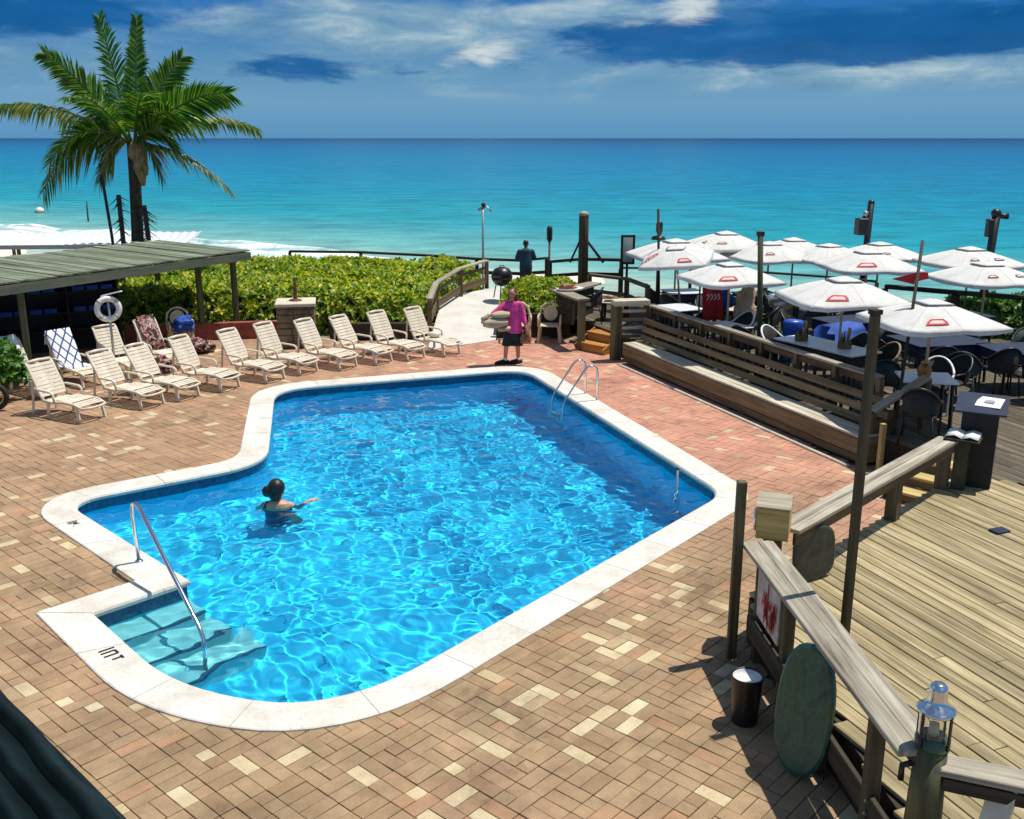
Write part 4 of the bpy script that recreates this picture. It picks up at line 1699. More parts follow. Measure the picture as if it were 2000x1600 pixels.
def steps(name, label, org, d, w, nst, rise, run, mat, mat2):
    """open stair; d = horizontal direction of climb"""
    t = thing(name, label, 'steps', (org[0], org[1], 0))
    d = Vector((d[0], d[1], 0)).normalized()
    s = Vector((-d.y, d.x, 0))
    o = Vector((org[0], org[1], 0))
    for i in range(nst):
        z = rise * (i + 1)
        a, b = o + d * run * (i + .5) - s * w / 2, o + d * run * (i + .5) + s * w / 2
        MB().bar((a.x, a.y, z - .02), (b.x, b.y, z - .02), run + .02, .04, bev=.006).build('tread', mat, t, world=True)
        a, b = o + d * (run * i + .02) - s * w / 2, o + d * (run * i + .02) + s * w / 2
        MB().bar((a.x, a.y, z - .04 - (rise - .04) / 2), (b.x, b.y, z - .04 - (rise - .04) / 2), .025, rise - .045).build('riser', mat2, t, world=True)
    for sg in (-1, 1):
        a = o + s * sg * (w / 2 + .03)
        b = a + d * run * nst
        MB().bar((a.x, a.y, .03), (b.x, b.y, rise * nst - .03), .04, .2).build('stringer', mat2, t, world=True)
    return t


steps('wooden_steps', 'bright orange timber steps up to the terrace beside the bench', (1.80, 22.75), (0.75, 0.66), 0.85, 2, 0.2, 0.34, 'orange_timber', 'orange_timber')
steps('wooden_steps', 'yellowish timber steps between the bench end and the black podium', (5.42, 12.72), (0.72, 0.69), 0.75, 3, 0.15, 0.30, 'yellow_timber', 'brown_timber')

# side planter and rail end beyond the bench
rail_run('stair_railing', 'short grey timber railing past the near end of the bench', [(5.45, 14.55, 0.0), (6.35, 14.85, 0.45)], 'brown_timber', 0.86, (0.16, 0.06), 0.10, [(0.45, 0.3)], capmat='rail_timber')
_y = MB()
_y.bar((5.46, 14.1, 0), (5.46, 14.1, .75), .07, .07, (1, .3, 0))
tag(_y.build('marker_post', 'yellow_timber'), 'short yellow post by the tall pole at the bench end', 'post')

# bar counter with tray beside the steps
c_ = thing('bar_counter', 'dark timber counter with grey angled top next to the steps', 'counter', (1.6, 23.8, 0))
MB().prism([(0.95, 24.35), (1.50, 22.85), (1.80, 22.95), (1.45, 24.1), (2.3, 25.6), (2.0, 25.8)], 1.17, 1.22).build('top', 'grey_timber', c_, world=True)
MB().prism([(1.08, 24.32), (1.45, 23.75), (1.52, 23.85), (1.35, 24.25), (2.1, 25.5), (2.0, 25.6)], 0.45, 1.168).build('panel', 'dark_timber', c_, world=True)
MB().bar((1.62, 23.05, 0), (1.62, 23.05, 1.168), .15, .15, (1, .4, 0), .01).build('post', 'green_post', c_, world=True)
bk = thing('serving_tray', 'white oval tray holding a brown loaf shaped bag on the counter', 'tray', (1.42, 24.25, 1.223), R(30))
MB().lathe([(.26, 0), (.30, .05), (.29, .055), (.24, .012)], 20, sx=1.2, sy=.8).build('tray', 'ring_white', bk, True)
b2 = lumpy('leather_bag', 'brown bag lying in the white tray on the counter', 'bag', (1.35, 24.25, 1.30), (.2, .12, .08), 'bag_leather', 2, .4)

# ------------------------------------------------------------------ parasols


def make_parasol(name, label, loc, rz, size, h, group, prints=((0, 1), (2, 1)), square=True, polemat='tan_cloth', tilt=0.0):
    """market parasol: canopy of eight panels, raised vent cap, ribs, pole, printed marks"""
    t = thing(name, label, 'parasol', loc, rz, group)
    n = 8
    def rad(k):
        return size * (1.0 if not square else (1.0 if k % 2 else 0.755))
    drop = size * 0.275
    def pt(k, f, off=0.0):
        a0 = 2 * math.pi * (k % n) / n
        r_ = rad(k % n) * f
        z = h - drop * (f ** 1.3) + off
        return Vector((r_ * math.cos(a0), r_ * math.sin(a0), z))
    def surf(u, f, off=0.0):
        k = int(math.floor(u))
        s = u - k
        p = pt(k, f, off).lerp(pt(k + 1, f, off), s)
        p.z -= 0.014 * size * math.sin(math.pi * s) * f
        p.z += 0.022 * f * mnoise.noise(p * 1.7 + Vector((loc[0] * 3, loc[1], 0)))
        return p
    rings = []
    fs_ = [0.20, 0.35, 0.5, 0.65, 0.8, 0.92, 1.0]
    m = MB()
    for f in fs_:
        rings.append([surf(j / 3, f) for j in range(n * 3)])
    m.loft(rings, False)
    hem = MB()
    hem.loft([[surf(j / 3, 1.0, .004) * 1.0 for j in range(n * 3)], [surf(j / 3, 1.0) - Vector((0, 0, .05 + .012 * math.sin(j * 1.7))) for j in range(n * 3)]], False)
    c = m.build('canopy', 'canopy_cloth', t, True)
    sm = c.modifiers.new('solid', 'SOLIDIFY')
    sm.thickness = 0.008
    hem.build('valance', 'canopy_cloth', c)
    v = MB()
    v.loft([[surf(j / 3, f, .03 if f > .05 else .036) for j in range(n * 3)] for f in (0.02, 0.1, 0.2, 0.28)], True)
    v.build('vent_cap', 'canopy_cloth', c, True)
    MB().tube([(0, 0, 0), (0, 0, h + .04)], .024, 8).build('pole', polemat, t, True)
    for k in range(n):
        a, b = pt(k, .03, -.04), pt(k, .97, -.05)
        MB().bar(a, b, .022, .018).build('rib', 'tan_cloth', t)
        MB().tube([surf(k, f, .006) for f in (.3, .5, .7, .85, 1.0)], .006, 4).build('seam', 'seam_thread', c)
    for (k, kind) in prints:
        # printed mark across a panel, half way down: rounded frame
        q = MB()
        r0 = random.Random(int(loc[0] * 100) + k)
        sh = r0.uniform(-.06, .06)
        ws = (.26 if kind == 1 else .17) * r0.uniform(.9, 1.1)
        u0, u1 = k + .5 - ws + sh, k + .5 + ws + sh
        f0, f1 = (.66, .83) if kind == 1 else (.62, .72)
        outer = [(u0 + .06, f0), (u1 - .06, f0), (u1, (f0 + f1) / 2), (u1 + .02, f1), (u0 - .02, f1), (u0, (f0 + f1) / 2)]
        cu, cf = (u0 + u1) / 2, (f0 + f1) / 2
        inner = [(cu + (u - cu) * .72, cf + (f - cf) * .5) for u, f in outer]
        vs = [surf(u, f, .022) for u, f in outer] + [surf(u, f, .022) for u, f in inner]
        N = 6
        q.add(vs, [(i, (i + 1) % N, N + (i + 1) % N, N + i) for i in range(N)])
        q.build('printed_mark', 'red_print' if kind == 1 else 'rust', c)
        w = MB()
        w.add([surf(u, f, .024) for u, f in inner], [tuple(range(N))])
        w.build('printed_field', 'pale_pink_print', c)
    return t


PG = 'white parasols over the dining terrace'
PAR = [  # x, y, rot, size, peak z, label
    (6.50, 15.30, R(8), 1.17, 2.38, 'white parasol nearest the black podium, red outlined mark on its front'),
    (5.92, 17.75, R(4), 1.33, 2.40, 'white parasol over the long table with two bottle caddies'),
    (4.45, 20.40, R(14), 1.17, 2.34, 'white parasol over the beige coat and red banner'),
    (9.50, 20.0, R(10), 1.22, 2.40, 'white parasol at the right edge of the frame above the green shrubs'),
    (7.95, 22.4, R(5), 1.29, 2.38, 'white parasol behind the red pennant on the leaning pole'),
    (10.5, 23.0, R(12), 1.26, 2.38, 'white parasol beside the dark floodlight pole at far right'),
    (9.0, 24.6, R(20), 1.18, 2.33, 'white parasol beside the dark speaker pole'),
    (4.05, 23.6, R(-18), 1.08, 2.38, 'white parasol tipped forward with a round red emblem on its front panel'),
    (4.15, 25.4, R(11), 1.45, 2.33, 'white parasol behind the round red emblem, leftmost of the back row'),
    (5.60, 26.3, R(3), 1.34, 2.44, 'white parasol with the tallest peak in the back row'),
    (6.45, 25.2, R(15), 1.28, 2.28, 'white parasol behind the bare green pole'),
    (7.2, 25.7, R(7), 1.28, 2.33, 'white parasol in the middle of the back row'),
    (7.85, 24.9, R(25), 1.23, 2.26, 'white parasol in the back row left of the speaker pole'),
]
for i, (x, y, rz, s, pz, lab) in enumerate(PAR):
    front = 5.2 if i in (0, 1, 2, 3, 4) else 5.2
    pr = [((4, 1)), ((6, 1))] if i < 8 else [((5, 1))]
    k1 = 5
    pr = [[(5, 1), (7, 2)], [(5, 1), (7, 2)], [(5, 1)], [(5, 2), (6, 2)], [(5, 1), (7, 2)], [(5, 2), (6, 2)], [(5, 2)], [(6, 1)], [(5, 2), (6, 2)], [(4, 2), (5, 2)], [(5, 2)], [(4, 2), (6, 2)], [(6, 2)]][i]
    o = make_parasol('parasol', lab, (x, y, DZ), rz, s, pz - DZ, PG, prints=pr)
    if i == 7:
        # this one leans towards the pool and carries the round emblem
        o.matrix_basis = Matrix.Translation((x, y, DZ)) @ Matrix.Rotation(rz, 4, 'Z') @ Matrix.Rotation(R(7), 4, 'X') @ Matrix.Rotation(R(-5), 4, 'Y')
        em = MB()
        cv = [ch for ch in o.children if ch.name.startswith('canopy')][0]
        def sp(u, f):
            s_ = 1.08
            k = int(u)
            def p_(k):
                a0 = 2 * math.pi * (k % 8) / 8
                r_ = s_ * (1.0 if k % 2 else .755) * f
                return Vector((r_ * math.cos(a0), r_ * math.sin(a0), 2.38 - DZ - s_ * .275 * f ** 1.3 + .026))
            q = p_(k).lerp(p_(k + 1), u - k)
            q.z -= .014 * s_ * math.sin(math.pi * (u - k)) * f
            return q
        N = 18
        for r0, r1 in ((.30, .40), (.12, .20)):
            vs = [sp(4.5 + r1 * math.cos(2 * math.pi * i_ / N), .68 + r1 * .5 * math.sin(2 * math.pi * i_ / N)) for i_ in range(N)] + \
                 [sp(4.5 + r0 * math.cos(2 * math.pi * i_ / N), .68 + r0 * .5 * math.sin(2 * math.pi * i_ / N)) for i_ in range(N)]
            em.add(vs, [(i_, (i_ + 1) % N, N + (i_ + 1) % N, N + i_) for i_ in range(N)])
        em.add([sp(4.36, .90), sp(4.64, .90), sp(4.5, .98)], [(0, 1, 2)])
        em.build('round_emblem', 'red_print', cv)

# ------------------------------------------------------------------ poles, lamps, flags


def pole(name, label, cat, base, top, r_, mat, extras=None):
    t = thing(name, label, cat, base)
    MB().tube([base, top], r_, 8).build('pole', mat, t, True, True)
    if extras:
        extras(t)
    return t


def cap_ball(p, r_, mat, nm='cap'):
    def f(t):
        MB().sphere(p, r_, 10, 7).build(nm, mat, t, True, True)
    return f


pole('bare_pole', 'bare green timber pole rising in front of the parasols, mid terrace', 'pole', (4.95, 19.5, DZ), (4.80, 19.5, 3.03), (0.055), 'green_post',
     lambda t: MB().bar((4.80, 19.5, 2.98), (4.80, 19.5, 3.06), .13, .13, (1, 0, 0)).build('cap', 'dark_timber', t, world=True))
pole('bare_pole', 'thin dark pole standing at the leftmost parasols', 'pole', (3.72, 25.0, DZ), (3.60, 25.0, 3.12), 0.032, 'dark_timber')
def flag_x(t):
    MB().add([(6.21, 15.38, 2.62), (6.235, 15.40, 2.80), (5.86, 15.42, 2.70)], [(0, 1, 2)]).build('pennant', 'red_cloth', t, world=True).modifiers.new('s', 'SOLIDIFY').thickness = .006
    MB().add([(6.25, 15.40, 2.80), (6.23, 15.40, 2.66), (6.44, 15.42, 2.70), (6.42, 15.42, 2.80)], [(0, 1, 2, 3)]).build('pennant', 'red_cloth', t, world=True).modifiers.new('s', 'SOLIDIFY').thickness = .006
pole('leaning_flagpole', 'thin dark pole leaning to the right with a red pennant', 'flagpole', (5.80, 14.55, 0.45), (6.32, 15.5, 3.28), 0.026, 'dark_timber', flag_x)


def speaker_x(t):
    MB().bbox((8.93, 25.85, 2.62), (0.28, 0.25, 0.42), R(12), .02).build('speaker_box', 'black_plastic', t, world=True)
    MB().tube([(9.0, 25.9, 2.85), (9.02, 25.86, 3.0)], .07, 8).build('bracket', 'galvanised', t, True, True)
    MB().sphere((9.18, 26, 3.2), .09, 10, 7).build('cap', 'black_plastic', t, True, True)
pole('speaker_pole', 'dark pole with a black speaker box behind the parasols', 'pole', (9.12, 26.0, DZ), (9.18, 26.0, 3.2), 0.085, 'black_plastic', speaker_x)


def flood_x(t):
    MB().sphere((11.45, 24.0, 3.08), .12, 10, 7).build('head', 'black_plastic', t, True, True)
    MB().tube([(11.5, 24.0, 3.02), (11.72, 23.95, 3.02)], [.05, .08], 10).build('floodlight', 'black_plastic', t, True, True)
    MB().bbox((11.28, 23.9, 2.75), (.14, .16, .42), R(10), .02).build('speaker_box', 'black_plastic', t, world=True)
    MB().tube([(11.26, 23.9, 2.9), (11.3, 23.88, 2.7)], .06, 8).build('bracket', 'galvanised', t, True, True)
pole('floodlight_pole', 'dark pole carrying floodlights at the right end of the terrace', 'pole', (11.36, 24.0, DZ), (11.46, 24.0, 3.05), 0.10, 'black_plastic', flood_x)


def shower_x(t):
    MB().tube([(-0.89, 31, 2.72), (-0.78, 31, 2.80), (-0.62, 30.95, 2.62)], .03, 8).build('lamp_arm', 'galvanised', t, True, True)
    MB().tube([(-0.89, 31, 2.76), (-1.02, 31, 2.68)], [.035, .05], 8).build('lamp_head', 'galvanised', t, True, True)
    MB().sphere((-0.87, 31, 2.84), .07, 8, 6).build('cap', 'dark_timber', t, True, True)
pole('beach_lamp', 'slim grey lamp pole with two small heads at the end of the hedge', 'lamp post', (-0.9, 31, 0.1), (-0.89, 31, 2.78), 0.035, 'galvanised', shower_x)


def torch_x(t):
    MB().lathe([(.05, 0), (.085, .08), (.085, .36), (.06, .44), (.02, .46)], 10, (1.08, 29, 1.92)).build('torch_head', 'black_plastic', t, True, True)
pole('garden_torch', 'dark torch on a slim pole next to the person in navy', 'torch', (1.08, 29, 0.3), (1.08, 29, 1.95), 0.03, 'brown_timber', torch_x)


def torch_y(t):
    MB().lathe([(.05, 0), (.09, .08), (.09, .28), (.05, .36)], 10, (3.88, 26.6, 2.35)).build('torch_head', 'black_plastic', t, True, True)
    MB().lathe([(.2, 0), (.16, .08), (.05, .1)], 10, (3.86, 26.6, 2.22)).build('collar', 'black_plastic', t, True, True)
pole('garden_torch', 'dark torch head just above the leftmost parasol', 'torch', (3.88, 26.6, DZ), (3.88, 26.6, 2.4), 0.04, 'brown_timber', torch_y)


def piling():
    t = thing('timber_piling', 'thick round timber piling with slanted braces above the shrub', 'post', (1.98, 27.9, 0))
    MB().tube([(1.98, 27.9, 0), (1.98, 27.9, 2.72), (2.0, 27.9, 2.80)], [.145, .135, .10], 12).build('pile', 'post_timber', t, True, True)
    MB().lathe([(.145, 2.74), (.13, 2.82), (.05, 2.86)], 12, (1.98, 27.9, 0)).build('cap', 'rail_timber', t, True, True)
    MB().tube([(2.05, 27.9, 2.1), (2.55, 28.0, 1.45)], .04, 6).build('brace', 'dark_timber', t, True, True)
    MB().tube([(1.90, 27.9, 2.1), (1.62, 28.0, 1.45)], .03, 6).build('brace', 'dark_timber', t, True, True)


piling()
rail_run('terrace_back_railing', 'dark timber railing between the piling and the parasols', [(1.1, 28.9, 0.45), (1.95, 28.1, 0.62), (3.05, 27.9, 0.62)], 'dark_timber', 0.95, (0.14, 0.08), 0.09, [(0.5, 0.1)])
rail_run('terrace_side_railing', 'brown timber railing with diagonal board left of the parasols', [(2.05, 26.4, 0.45), (2.95, 25.6, 0.45), (3.3, 24.2, 0.45)], 'brown_timber', 0.9, (0.14, 0.07), 0.1, [(0.45, 0.1)])
rail_run('seaward_railing', 'thin railing of grey posts between the back parasols and the sea', [(3.05, 28.2, 0.45), (5.0, 28.0, 0.45), (6.9, 27.2, 0.45), (8.3, 26.3, 0.45), (9.3, 25.4, 0.45)], 'dark_timber', 0.85, (0.10, 0.05), 0.07)
rail_run('seaward_railing', 'dark timber railing in front of the shrubs at the right edge', [(9.0, 24.0, 0.45), (10.3, 23.0, 0.45), (11.5, 22.2, 0.45), (13.0, 21.3, 0.45)], 'dark_timber', 0.95, (0.16, 0.10), 0.10, [(0.5, 0.12)])
f = thing('sign_frame', 'upright grey framed menu board by the parasols', 'sign', (3.1, 27.0, DZ))
MB().bar((3.1, 27, DZ), (3.1, 27, 1.55), .06, .06, (1, 0, 0)).build('post', 'dark_timber', f, world=True)
for (a, b) in (((2.95, 1.55), (3.27, 1.55)), ((2.95, 2.27), (3.27, 2.27))):
    MB().bar((a[0], 27, a[1]), (b[0], 27, b[1]), .05, .06).build('frame_rail', 'dark_timber', f, world=True)
for x in (2.95, 3.27):
    MB().bar((x, 27, 1.52), (x, 27, 2.30), .05, .06, (1, 0, 0)).build('frame_stile', 'dark_timber', f, world=True)
MB().box((3.11, 27.0, 1.91), (.28, .02, .66)).build('panel', 'galvanised', f, world=True)
_d = MB()
_d.bar((9.75, 23.3, .45), (10.35, 23.1, 1.35), .2, .1)
tag(_d.build('leaning_board', 'brown_timber'), 'slanting timber board by the railing at the right edge', 'board')

# ------------------------------------------------------------------ terrace furniture


def cafe_table(name, label, loc, rz, lx, ly, topmat, cloth=None, group=None, h=0.72):
    t = thing(name, label, 'table', loc, rz, group)
    MB().bbox((0, 0, h), (lx, ly, 0.03), None, 0.008).build('tabletop', topmat, t)
    for sx in (-1, 1):
        for sy in (-1, 1):
            MB().bar((sx * (lx / 2 - .08), sy * (ly / 2 - .08), h - .016), (sx * (lx / 2 - .06), sy * (ly / 2 - .06), 0), .045, .045).build('leg', 'black_plastic', t)
    if cloth:
        MB().bbox((0, 0, h - .13), (lx - .06, ly - .06, .2), None, .01).build('apron', cloth, t)
    return t


def hoop_chair(name, label, loc, rz, mat, rim, group=None):
    """terrace armchair: woven tub back under a bent rim"""
    t = thing(name, label, 'chair', loc, rz, group)
    MB().bbox((0.02, 0, 0.43), (0.46, 0.48, 0.05), None, 0.015).build('seat', mat, t)
    N = 13
    prof = []
    for i in range(N):
        a = math.pi * (0.5 + i / (N - 1))
        s = math.sin(math.pi * i / (N - 1))
        prof.append((0.24 * math.cos(a) * 1.1, 0.27 * math.sin(a), 0.62 + 0.24 * s ** 1.3))
    m = MB()
    ins = [(p[0] * .93, p[1] * .93, p[2]) for p in prof]
    vs = [(p[0] * .92, p[1] * .92, 0.44) for p in prof] + [tuple(p) for p in prof] + [tuple(p) for p in ins] + [(p[0] * .85, p[1] * .85, 0.44) for p in prof]
    fs = []
    for r_ in range(3):
        for i in range(N - 1):
            fs.append((r_ * N + i, r_ * N + i + 1, (r_ + 1) * N + i + 1, (r_ + 1) * N + i))
    m.add(vs, fs)
    m.build('back_shell', mat, t, True)
    MB().tube([(0.24, -.27, 0.0), (0.23, -.27, .58)] + prof + [(0.23, .27, .58), (0.24, .27, 0.0)] if False else prof, .022, 6).build('rim', rim, t, True)
    for s in (-1, 1):
        MB().tube([(0.0, s * .27, .62), (0.22, s * .265, .60), (0.25, s * .26, .5), (0.25, s * .26, 0)], .018, 6).build('front_leg', rim, t, True)
        MB().tube([(-0.20, s * .2, .43), (-0.27, s * .23, 0)], .018, 6).build('rear_leg', rim, t, True)
    return t


TBL = [(5.70, 17.80, math.atan2(BD.y, BD.x) + R(8), 1.9, 0.78, 'table_white', 'black_plastic', 'long pale table carrying two bottle caddies beside the railing'),
       (6.50, 15.25, R(-10), 0.82, 0.75, 'table_white', None, 'small pale table with an amber lantern behind the black wicker chair'),
       (4.30, 19.75, R(-60), 0.85, 0.7, 'table_white', None, 'small pale table at the foot of the bare green pole'),
       (3.75, 22.0, R(-65), 0.9, 0.7, 'table_white', 'black_plastic', 'pale table end by the white rimmed tub chair near the gate post'),
       (4.9, 21.9, R(-30), 0.8, 0.8, 'seat_timber', None, 'brown topped table under the parasol with the red banner'),
       (4.2, 24.4, R(10), 0.9, 0.8, 'table_white', 'navy_cloth', 'dark skirted table under the leftmost parasols'),
       (7.95, 18.3, R(12), 1.5, 1.1, 'navy_cloth', 'navy_cloth', 'big table under a navy cloth behind the parasol nearest the podium'),
       (9.2, 17.5, R(5), 1.4, 1.0, 'navy_cloth', 'navy_cloth', 'navy covered table at the right edge of the frame'),
       (6.9, 20.4, R(20), 1.1, 0.9, 'navy_cloth', 'navy_cloth', 'navy covered table behind the blue water tubs'),
       (8.1, 21.9, R(20), 1.0, 0.9, 'table_white', None, 'pale table far back under the parasol behind the pennant'),
       (5.9, 24.0, R(10), 1.0, 0.8, 'navy_cloth', 'navy_cloth', 'navy covered table in the middle of the back row of parasols'),
       (7.3, 23.9, R(-10), 1.0, 0.8, 'black_plastic', None, 'black topped table under the back parasols'),
       (9.6, 21.0, R(15), 1.0, 0.8, 'navy_cloth', 'navy_cloth', 'navy covered table under the parasol above the green shrubs')]
for (x, y, rz, lx, ly, tm, cl, lab) in TBL:
    cafe_table('terrace_table', lab, (x, y, DZ), rz, lx, ly, tm, cl, 'tables on the dining terrace')

CH = {}
CHAIRS = [  # x, y, facing deg, kind, label
    (6.02, 14.20, 60, 'black', 'black wicker tub chair with its back to the pool, next to the podium'),
    (6.95, 15.95, -120, 'white', 'white rimmed chair on the far side of the amber lantern table'),
    (3.95, 21.35, 150, 'white', 'white rimmed tub chair near the gate post'),
    (5.05, 18.85, -50, 'white', 'pale rimmed chair at the far end of the long table, beside the palm pot'),
    (6.35, 18.20, 200, 'white', 'grey chair behind the middle of the long table'),
    (6.55, 17.25, 200, 'tan', 'tan rimmed chair at the near end of the long table'),
    (6.15, 16.15, 80, 'green', 'dark green chair between the long table and the leaning flagpole'),
    (1.95, 24.15, 170, 'black', 'black wicker chair tucked behind the angled counter'),
    (4.55, 19.15, 40, 'black', 'dark chair in front of the small pale table by the green pole'),
    (4.75, 20.5, -150, 'white', 'pale chair behind the small table by the green pole'),
    (4.45, 22.6, -60, 'black', 'dark chair at the brown topped table, left side'),
    (5.5, 21.4, 160, 'black', 'dark chair at the brown topped table, right side'),
    (8.75, 19.2, -130, 'green', 'green chair behind the navy table at the right edge'),
    (9.75, 18.55, -110, 'green', 'green chair in the corner by the right hand railing'),
    (8.9, 16.55, 100, 'black', 'black chair pulled to the near side of the right edge table'),
    (7.6, 17.25, 80, 'black', 'black chair on the near side of the big navy table'),
    (8.6, 17.1, 90, 'black', 'black chair right of the big navy table'),
    (3.6, 24.7, 0, 'black', 'dark chair left of the skirted table under the leftmost parasols'),
    (4.6, 23.9, 120, 'black', 'dark chair right of the skirted table under the leftmost parasols'),
    (7.3, 21.2, -140, 'black', 'dark chair behind the navy table by the water tubs'),
    (5.15, 22.9, 60, 'black', 'dark chair behind the brown topped table, under the middle parasols'),
    (6.2, 23.4, -20, 'black', 'dark chair in the middle of the terrace behind the folded canvas'),
    (7.0, 22.6, 30, 'black', 'dark chair left of the far pale table under the pennant parasol'),
    (8.6, 21.3, 150, 'black', 'dark chair right of the far pale table under the pennant parasol'),
    (7.35, 19.2, -100, 'black', 'dark chair behind the big navy table, left corner'),
    (8.2, 19.35, -95, 'black', 'dark chair behind the big navy table, right corner'),
    (6.85, 18.0, 20, 'black', 'dark chair left of the big navy table'),
    (7.35, 16.2, 200, 'black', 'dark chair right of the amber lantern table'),
    (9.9, 17.0, 170, 'black', 'dark chair at the far right end of the right edge table'),
    (5.9, 20.7, -30, 'black', 'dark chair between the blue tubs and the brown topped table'),
    (3.75, 23.3, 45, 'tan', 'tan rimmed chair near the potted plant at the gate post'),
    (7.75, 16.75, 60, 'green', 'green chair at the near corner of the big navy table'),
]
CM = {'black': ('black_wicker', 'black_plastic'), 'white': ('black_wicker', 'table_white'), 'tan': ('black_wicker', 'wicker_tan'), 'green': ('dark_green_canvas', 'dark_green_canvas')}
for (x, y, a, kd, lab) in CHAIRS:
    if kd not in CH:
        CH[kd] = hoop_chair('terrace_chair', lab, (x, y, DZ), R(a), CM[kd][0], CM[kd][1], 'chairs on the dining terrace')
    else:
        copy_tree(CH[kd], (x, y, DZ), R(a), lab, 'chairs on the dining terrace')


def caddy(label, loc):
    t = thing('bottle_caddy', label, 'caddy', loc)
    MB().bbox((0, 0, .06), (.20, .16, .12), R(20), .01).build('holder', 'bottle_brown', t)
    for (x, y, h) in ((-.05, .03, .26), (.05, -.02, .24), (.0, .05, .30)):
        MB().lathe([(.028, .02), (.028, h * .6), (.012, h * .78), (.012, h)], 8, (x, y, 0)).build('bottle', 'bottle_brown', t, True)
    MB().bar((.06, .05, .02), (.09, .06, .36), .08, .012).build('menu_card', 'amber_wood', t)


caddy('brown bottle caddy at the far end of the long pale table', (5.35, 18.15, DZ + .736))
caddy('brown bottle caddy at the near end of the long pale table', (5.92, 17.45, DZ + .736))
t = thing('table_lantern', 'amber glass lantern on the small pale table', 'lantern', (6.42, 15.15, DZ + .736))
MB().lathe([(.06, 0), (.10, .04), (.11, .14), (.07, .22), (.05, .24)], 14).build('jar', 'copper_glass', t, True)
MB().lathe([(.055, .24), (.06, .26), (.02, .28)], 12).build('lid', 'wheel_metal', t, True)
# blue tubs, palm pot, banner, coat
for i, (z, lab) in enumerate(((DZ, 'lower of two blue water tubs under the parasols'), (DZ + .44, 'upper of two blue water tubs under the parasols'))):
    m = MB()
    m.lathe([(.20, 0), (.23, .03), (.23, .12), (.215, .15), (.23, .18), (.23, .36), (.20, .40), (.08, .42)], 14, sx=.9, sy=.7)
    o = m.build('water_tub', 'blue_plastic', None, True)
    o.location = (5.62, 19.7, z)
    tag(o, lab, 'tub', 'stacked blue water tubs')
m = MB()
m.bbox((0, 0, .42), (1.1, .55, .82), R(30), .12)
o = m.build('covered_cart', 'blue_cloth', None, True)
o.location = (6.45, 19.35, DZ)
tag(o, 'low cart under a bright blue cover behind the long table', 'cart')
t = thing('wall_banner', 'red banner with white lettering hanging beneath a parasol', 'banner', (4.12, 20.9, 1.1))
m = MB()
for i in range(7):
    pass
N = 8
vs = []
for j in range(7):
    for i in range(N):
        s = i / (N - 1)
        vs.append((4.0 + .40 * s + .05 * j / 6, 20.9 + .05 * math.sin(s * 9 + j * .4), 1.78 - .72 * j / 6 + .05 * s))
m.add(vs, [(j * N + i, j * N + i + 1, (j + 1) * N + i + 1, (j + 1) * N + i) for j in range(6) for i in range(N - 1)])
b0 = m.build('cloth', 'red_cloth', t, True, True)
b0.modifiers.new('s', 'SOLIDIFY').thickness = .006
m = MB()
for k in range(4):
    x = 4.08 + .075 * k
    m.tube([(x, 20.82, 1.60), (x + .03, 20.82, 1.66), (x + .05, 20.82, 1.58), (x + .01, 20.82, 1.52)], .011, 5)
m.build('lettering', 'white_cloth', b0, True, True)
MB().tube([(3.95, 20.92, DZ), (3.95, 20.92, 1.95)], .02, 6).build('stand', 'dark_timber', t, True, True)
lumpy('hanging_coat', 'tan coat hung over a chair back beneath the banner parasol', 'coat', (4.95, 21.0, 1.35), (.22, .14, .45), 'tan_cloth', 6, .4)
lumpy('backpack', 'teal and white backpack hanging by the tan coat', 'backpack', (4.55, 21.3, 1.45), (.2, .14, .24), 'blue_cloth', 16, .4)
lumpy('folded_sail', 'grey white folded canvas lying on a far terrace table', 'canvas', (6.0, 21.9, 1.35), (.35, .2, .2), 'galvanised', 26, .4)
_o = MB()
_o.bbox((0, 0, 0), (.5, .35, .05), None, .01)
_o = _o.build('cushion', 'amber_wood')
_o.location = (2.55, 24.5, 0.98)
_o.rotation_euler = (R(-14), R(8), R(-15))
tag(_o, 'orange wooden tray leaning on the table by the gate post', 'tray')
cafe_table('side_table', 'low table behind the gate post carrying the orange tray', (2.55, 24.5, DZ), R(-15), .7, .55, 'seat_timber', None, None, .45)

# ------------------------------------------------------------------ near deck railings and the things along them


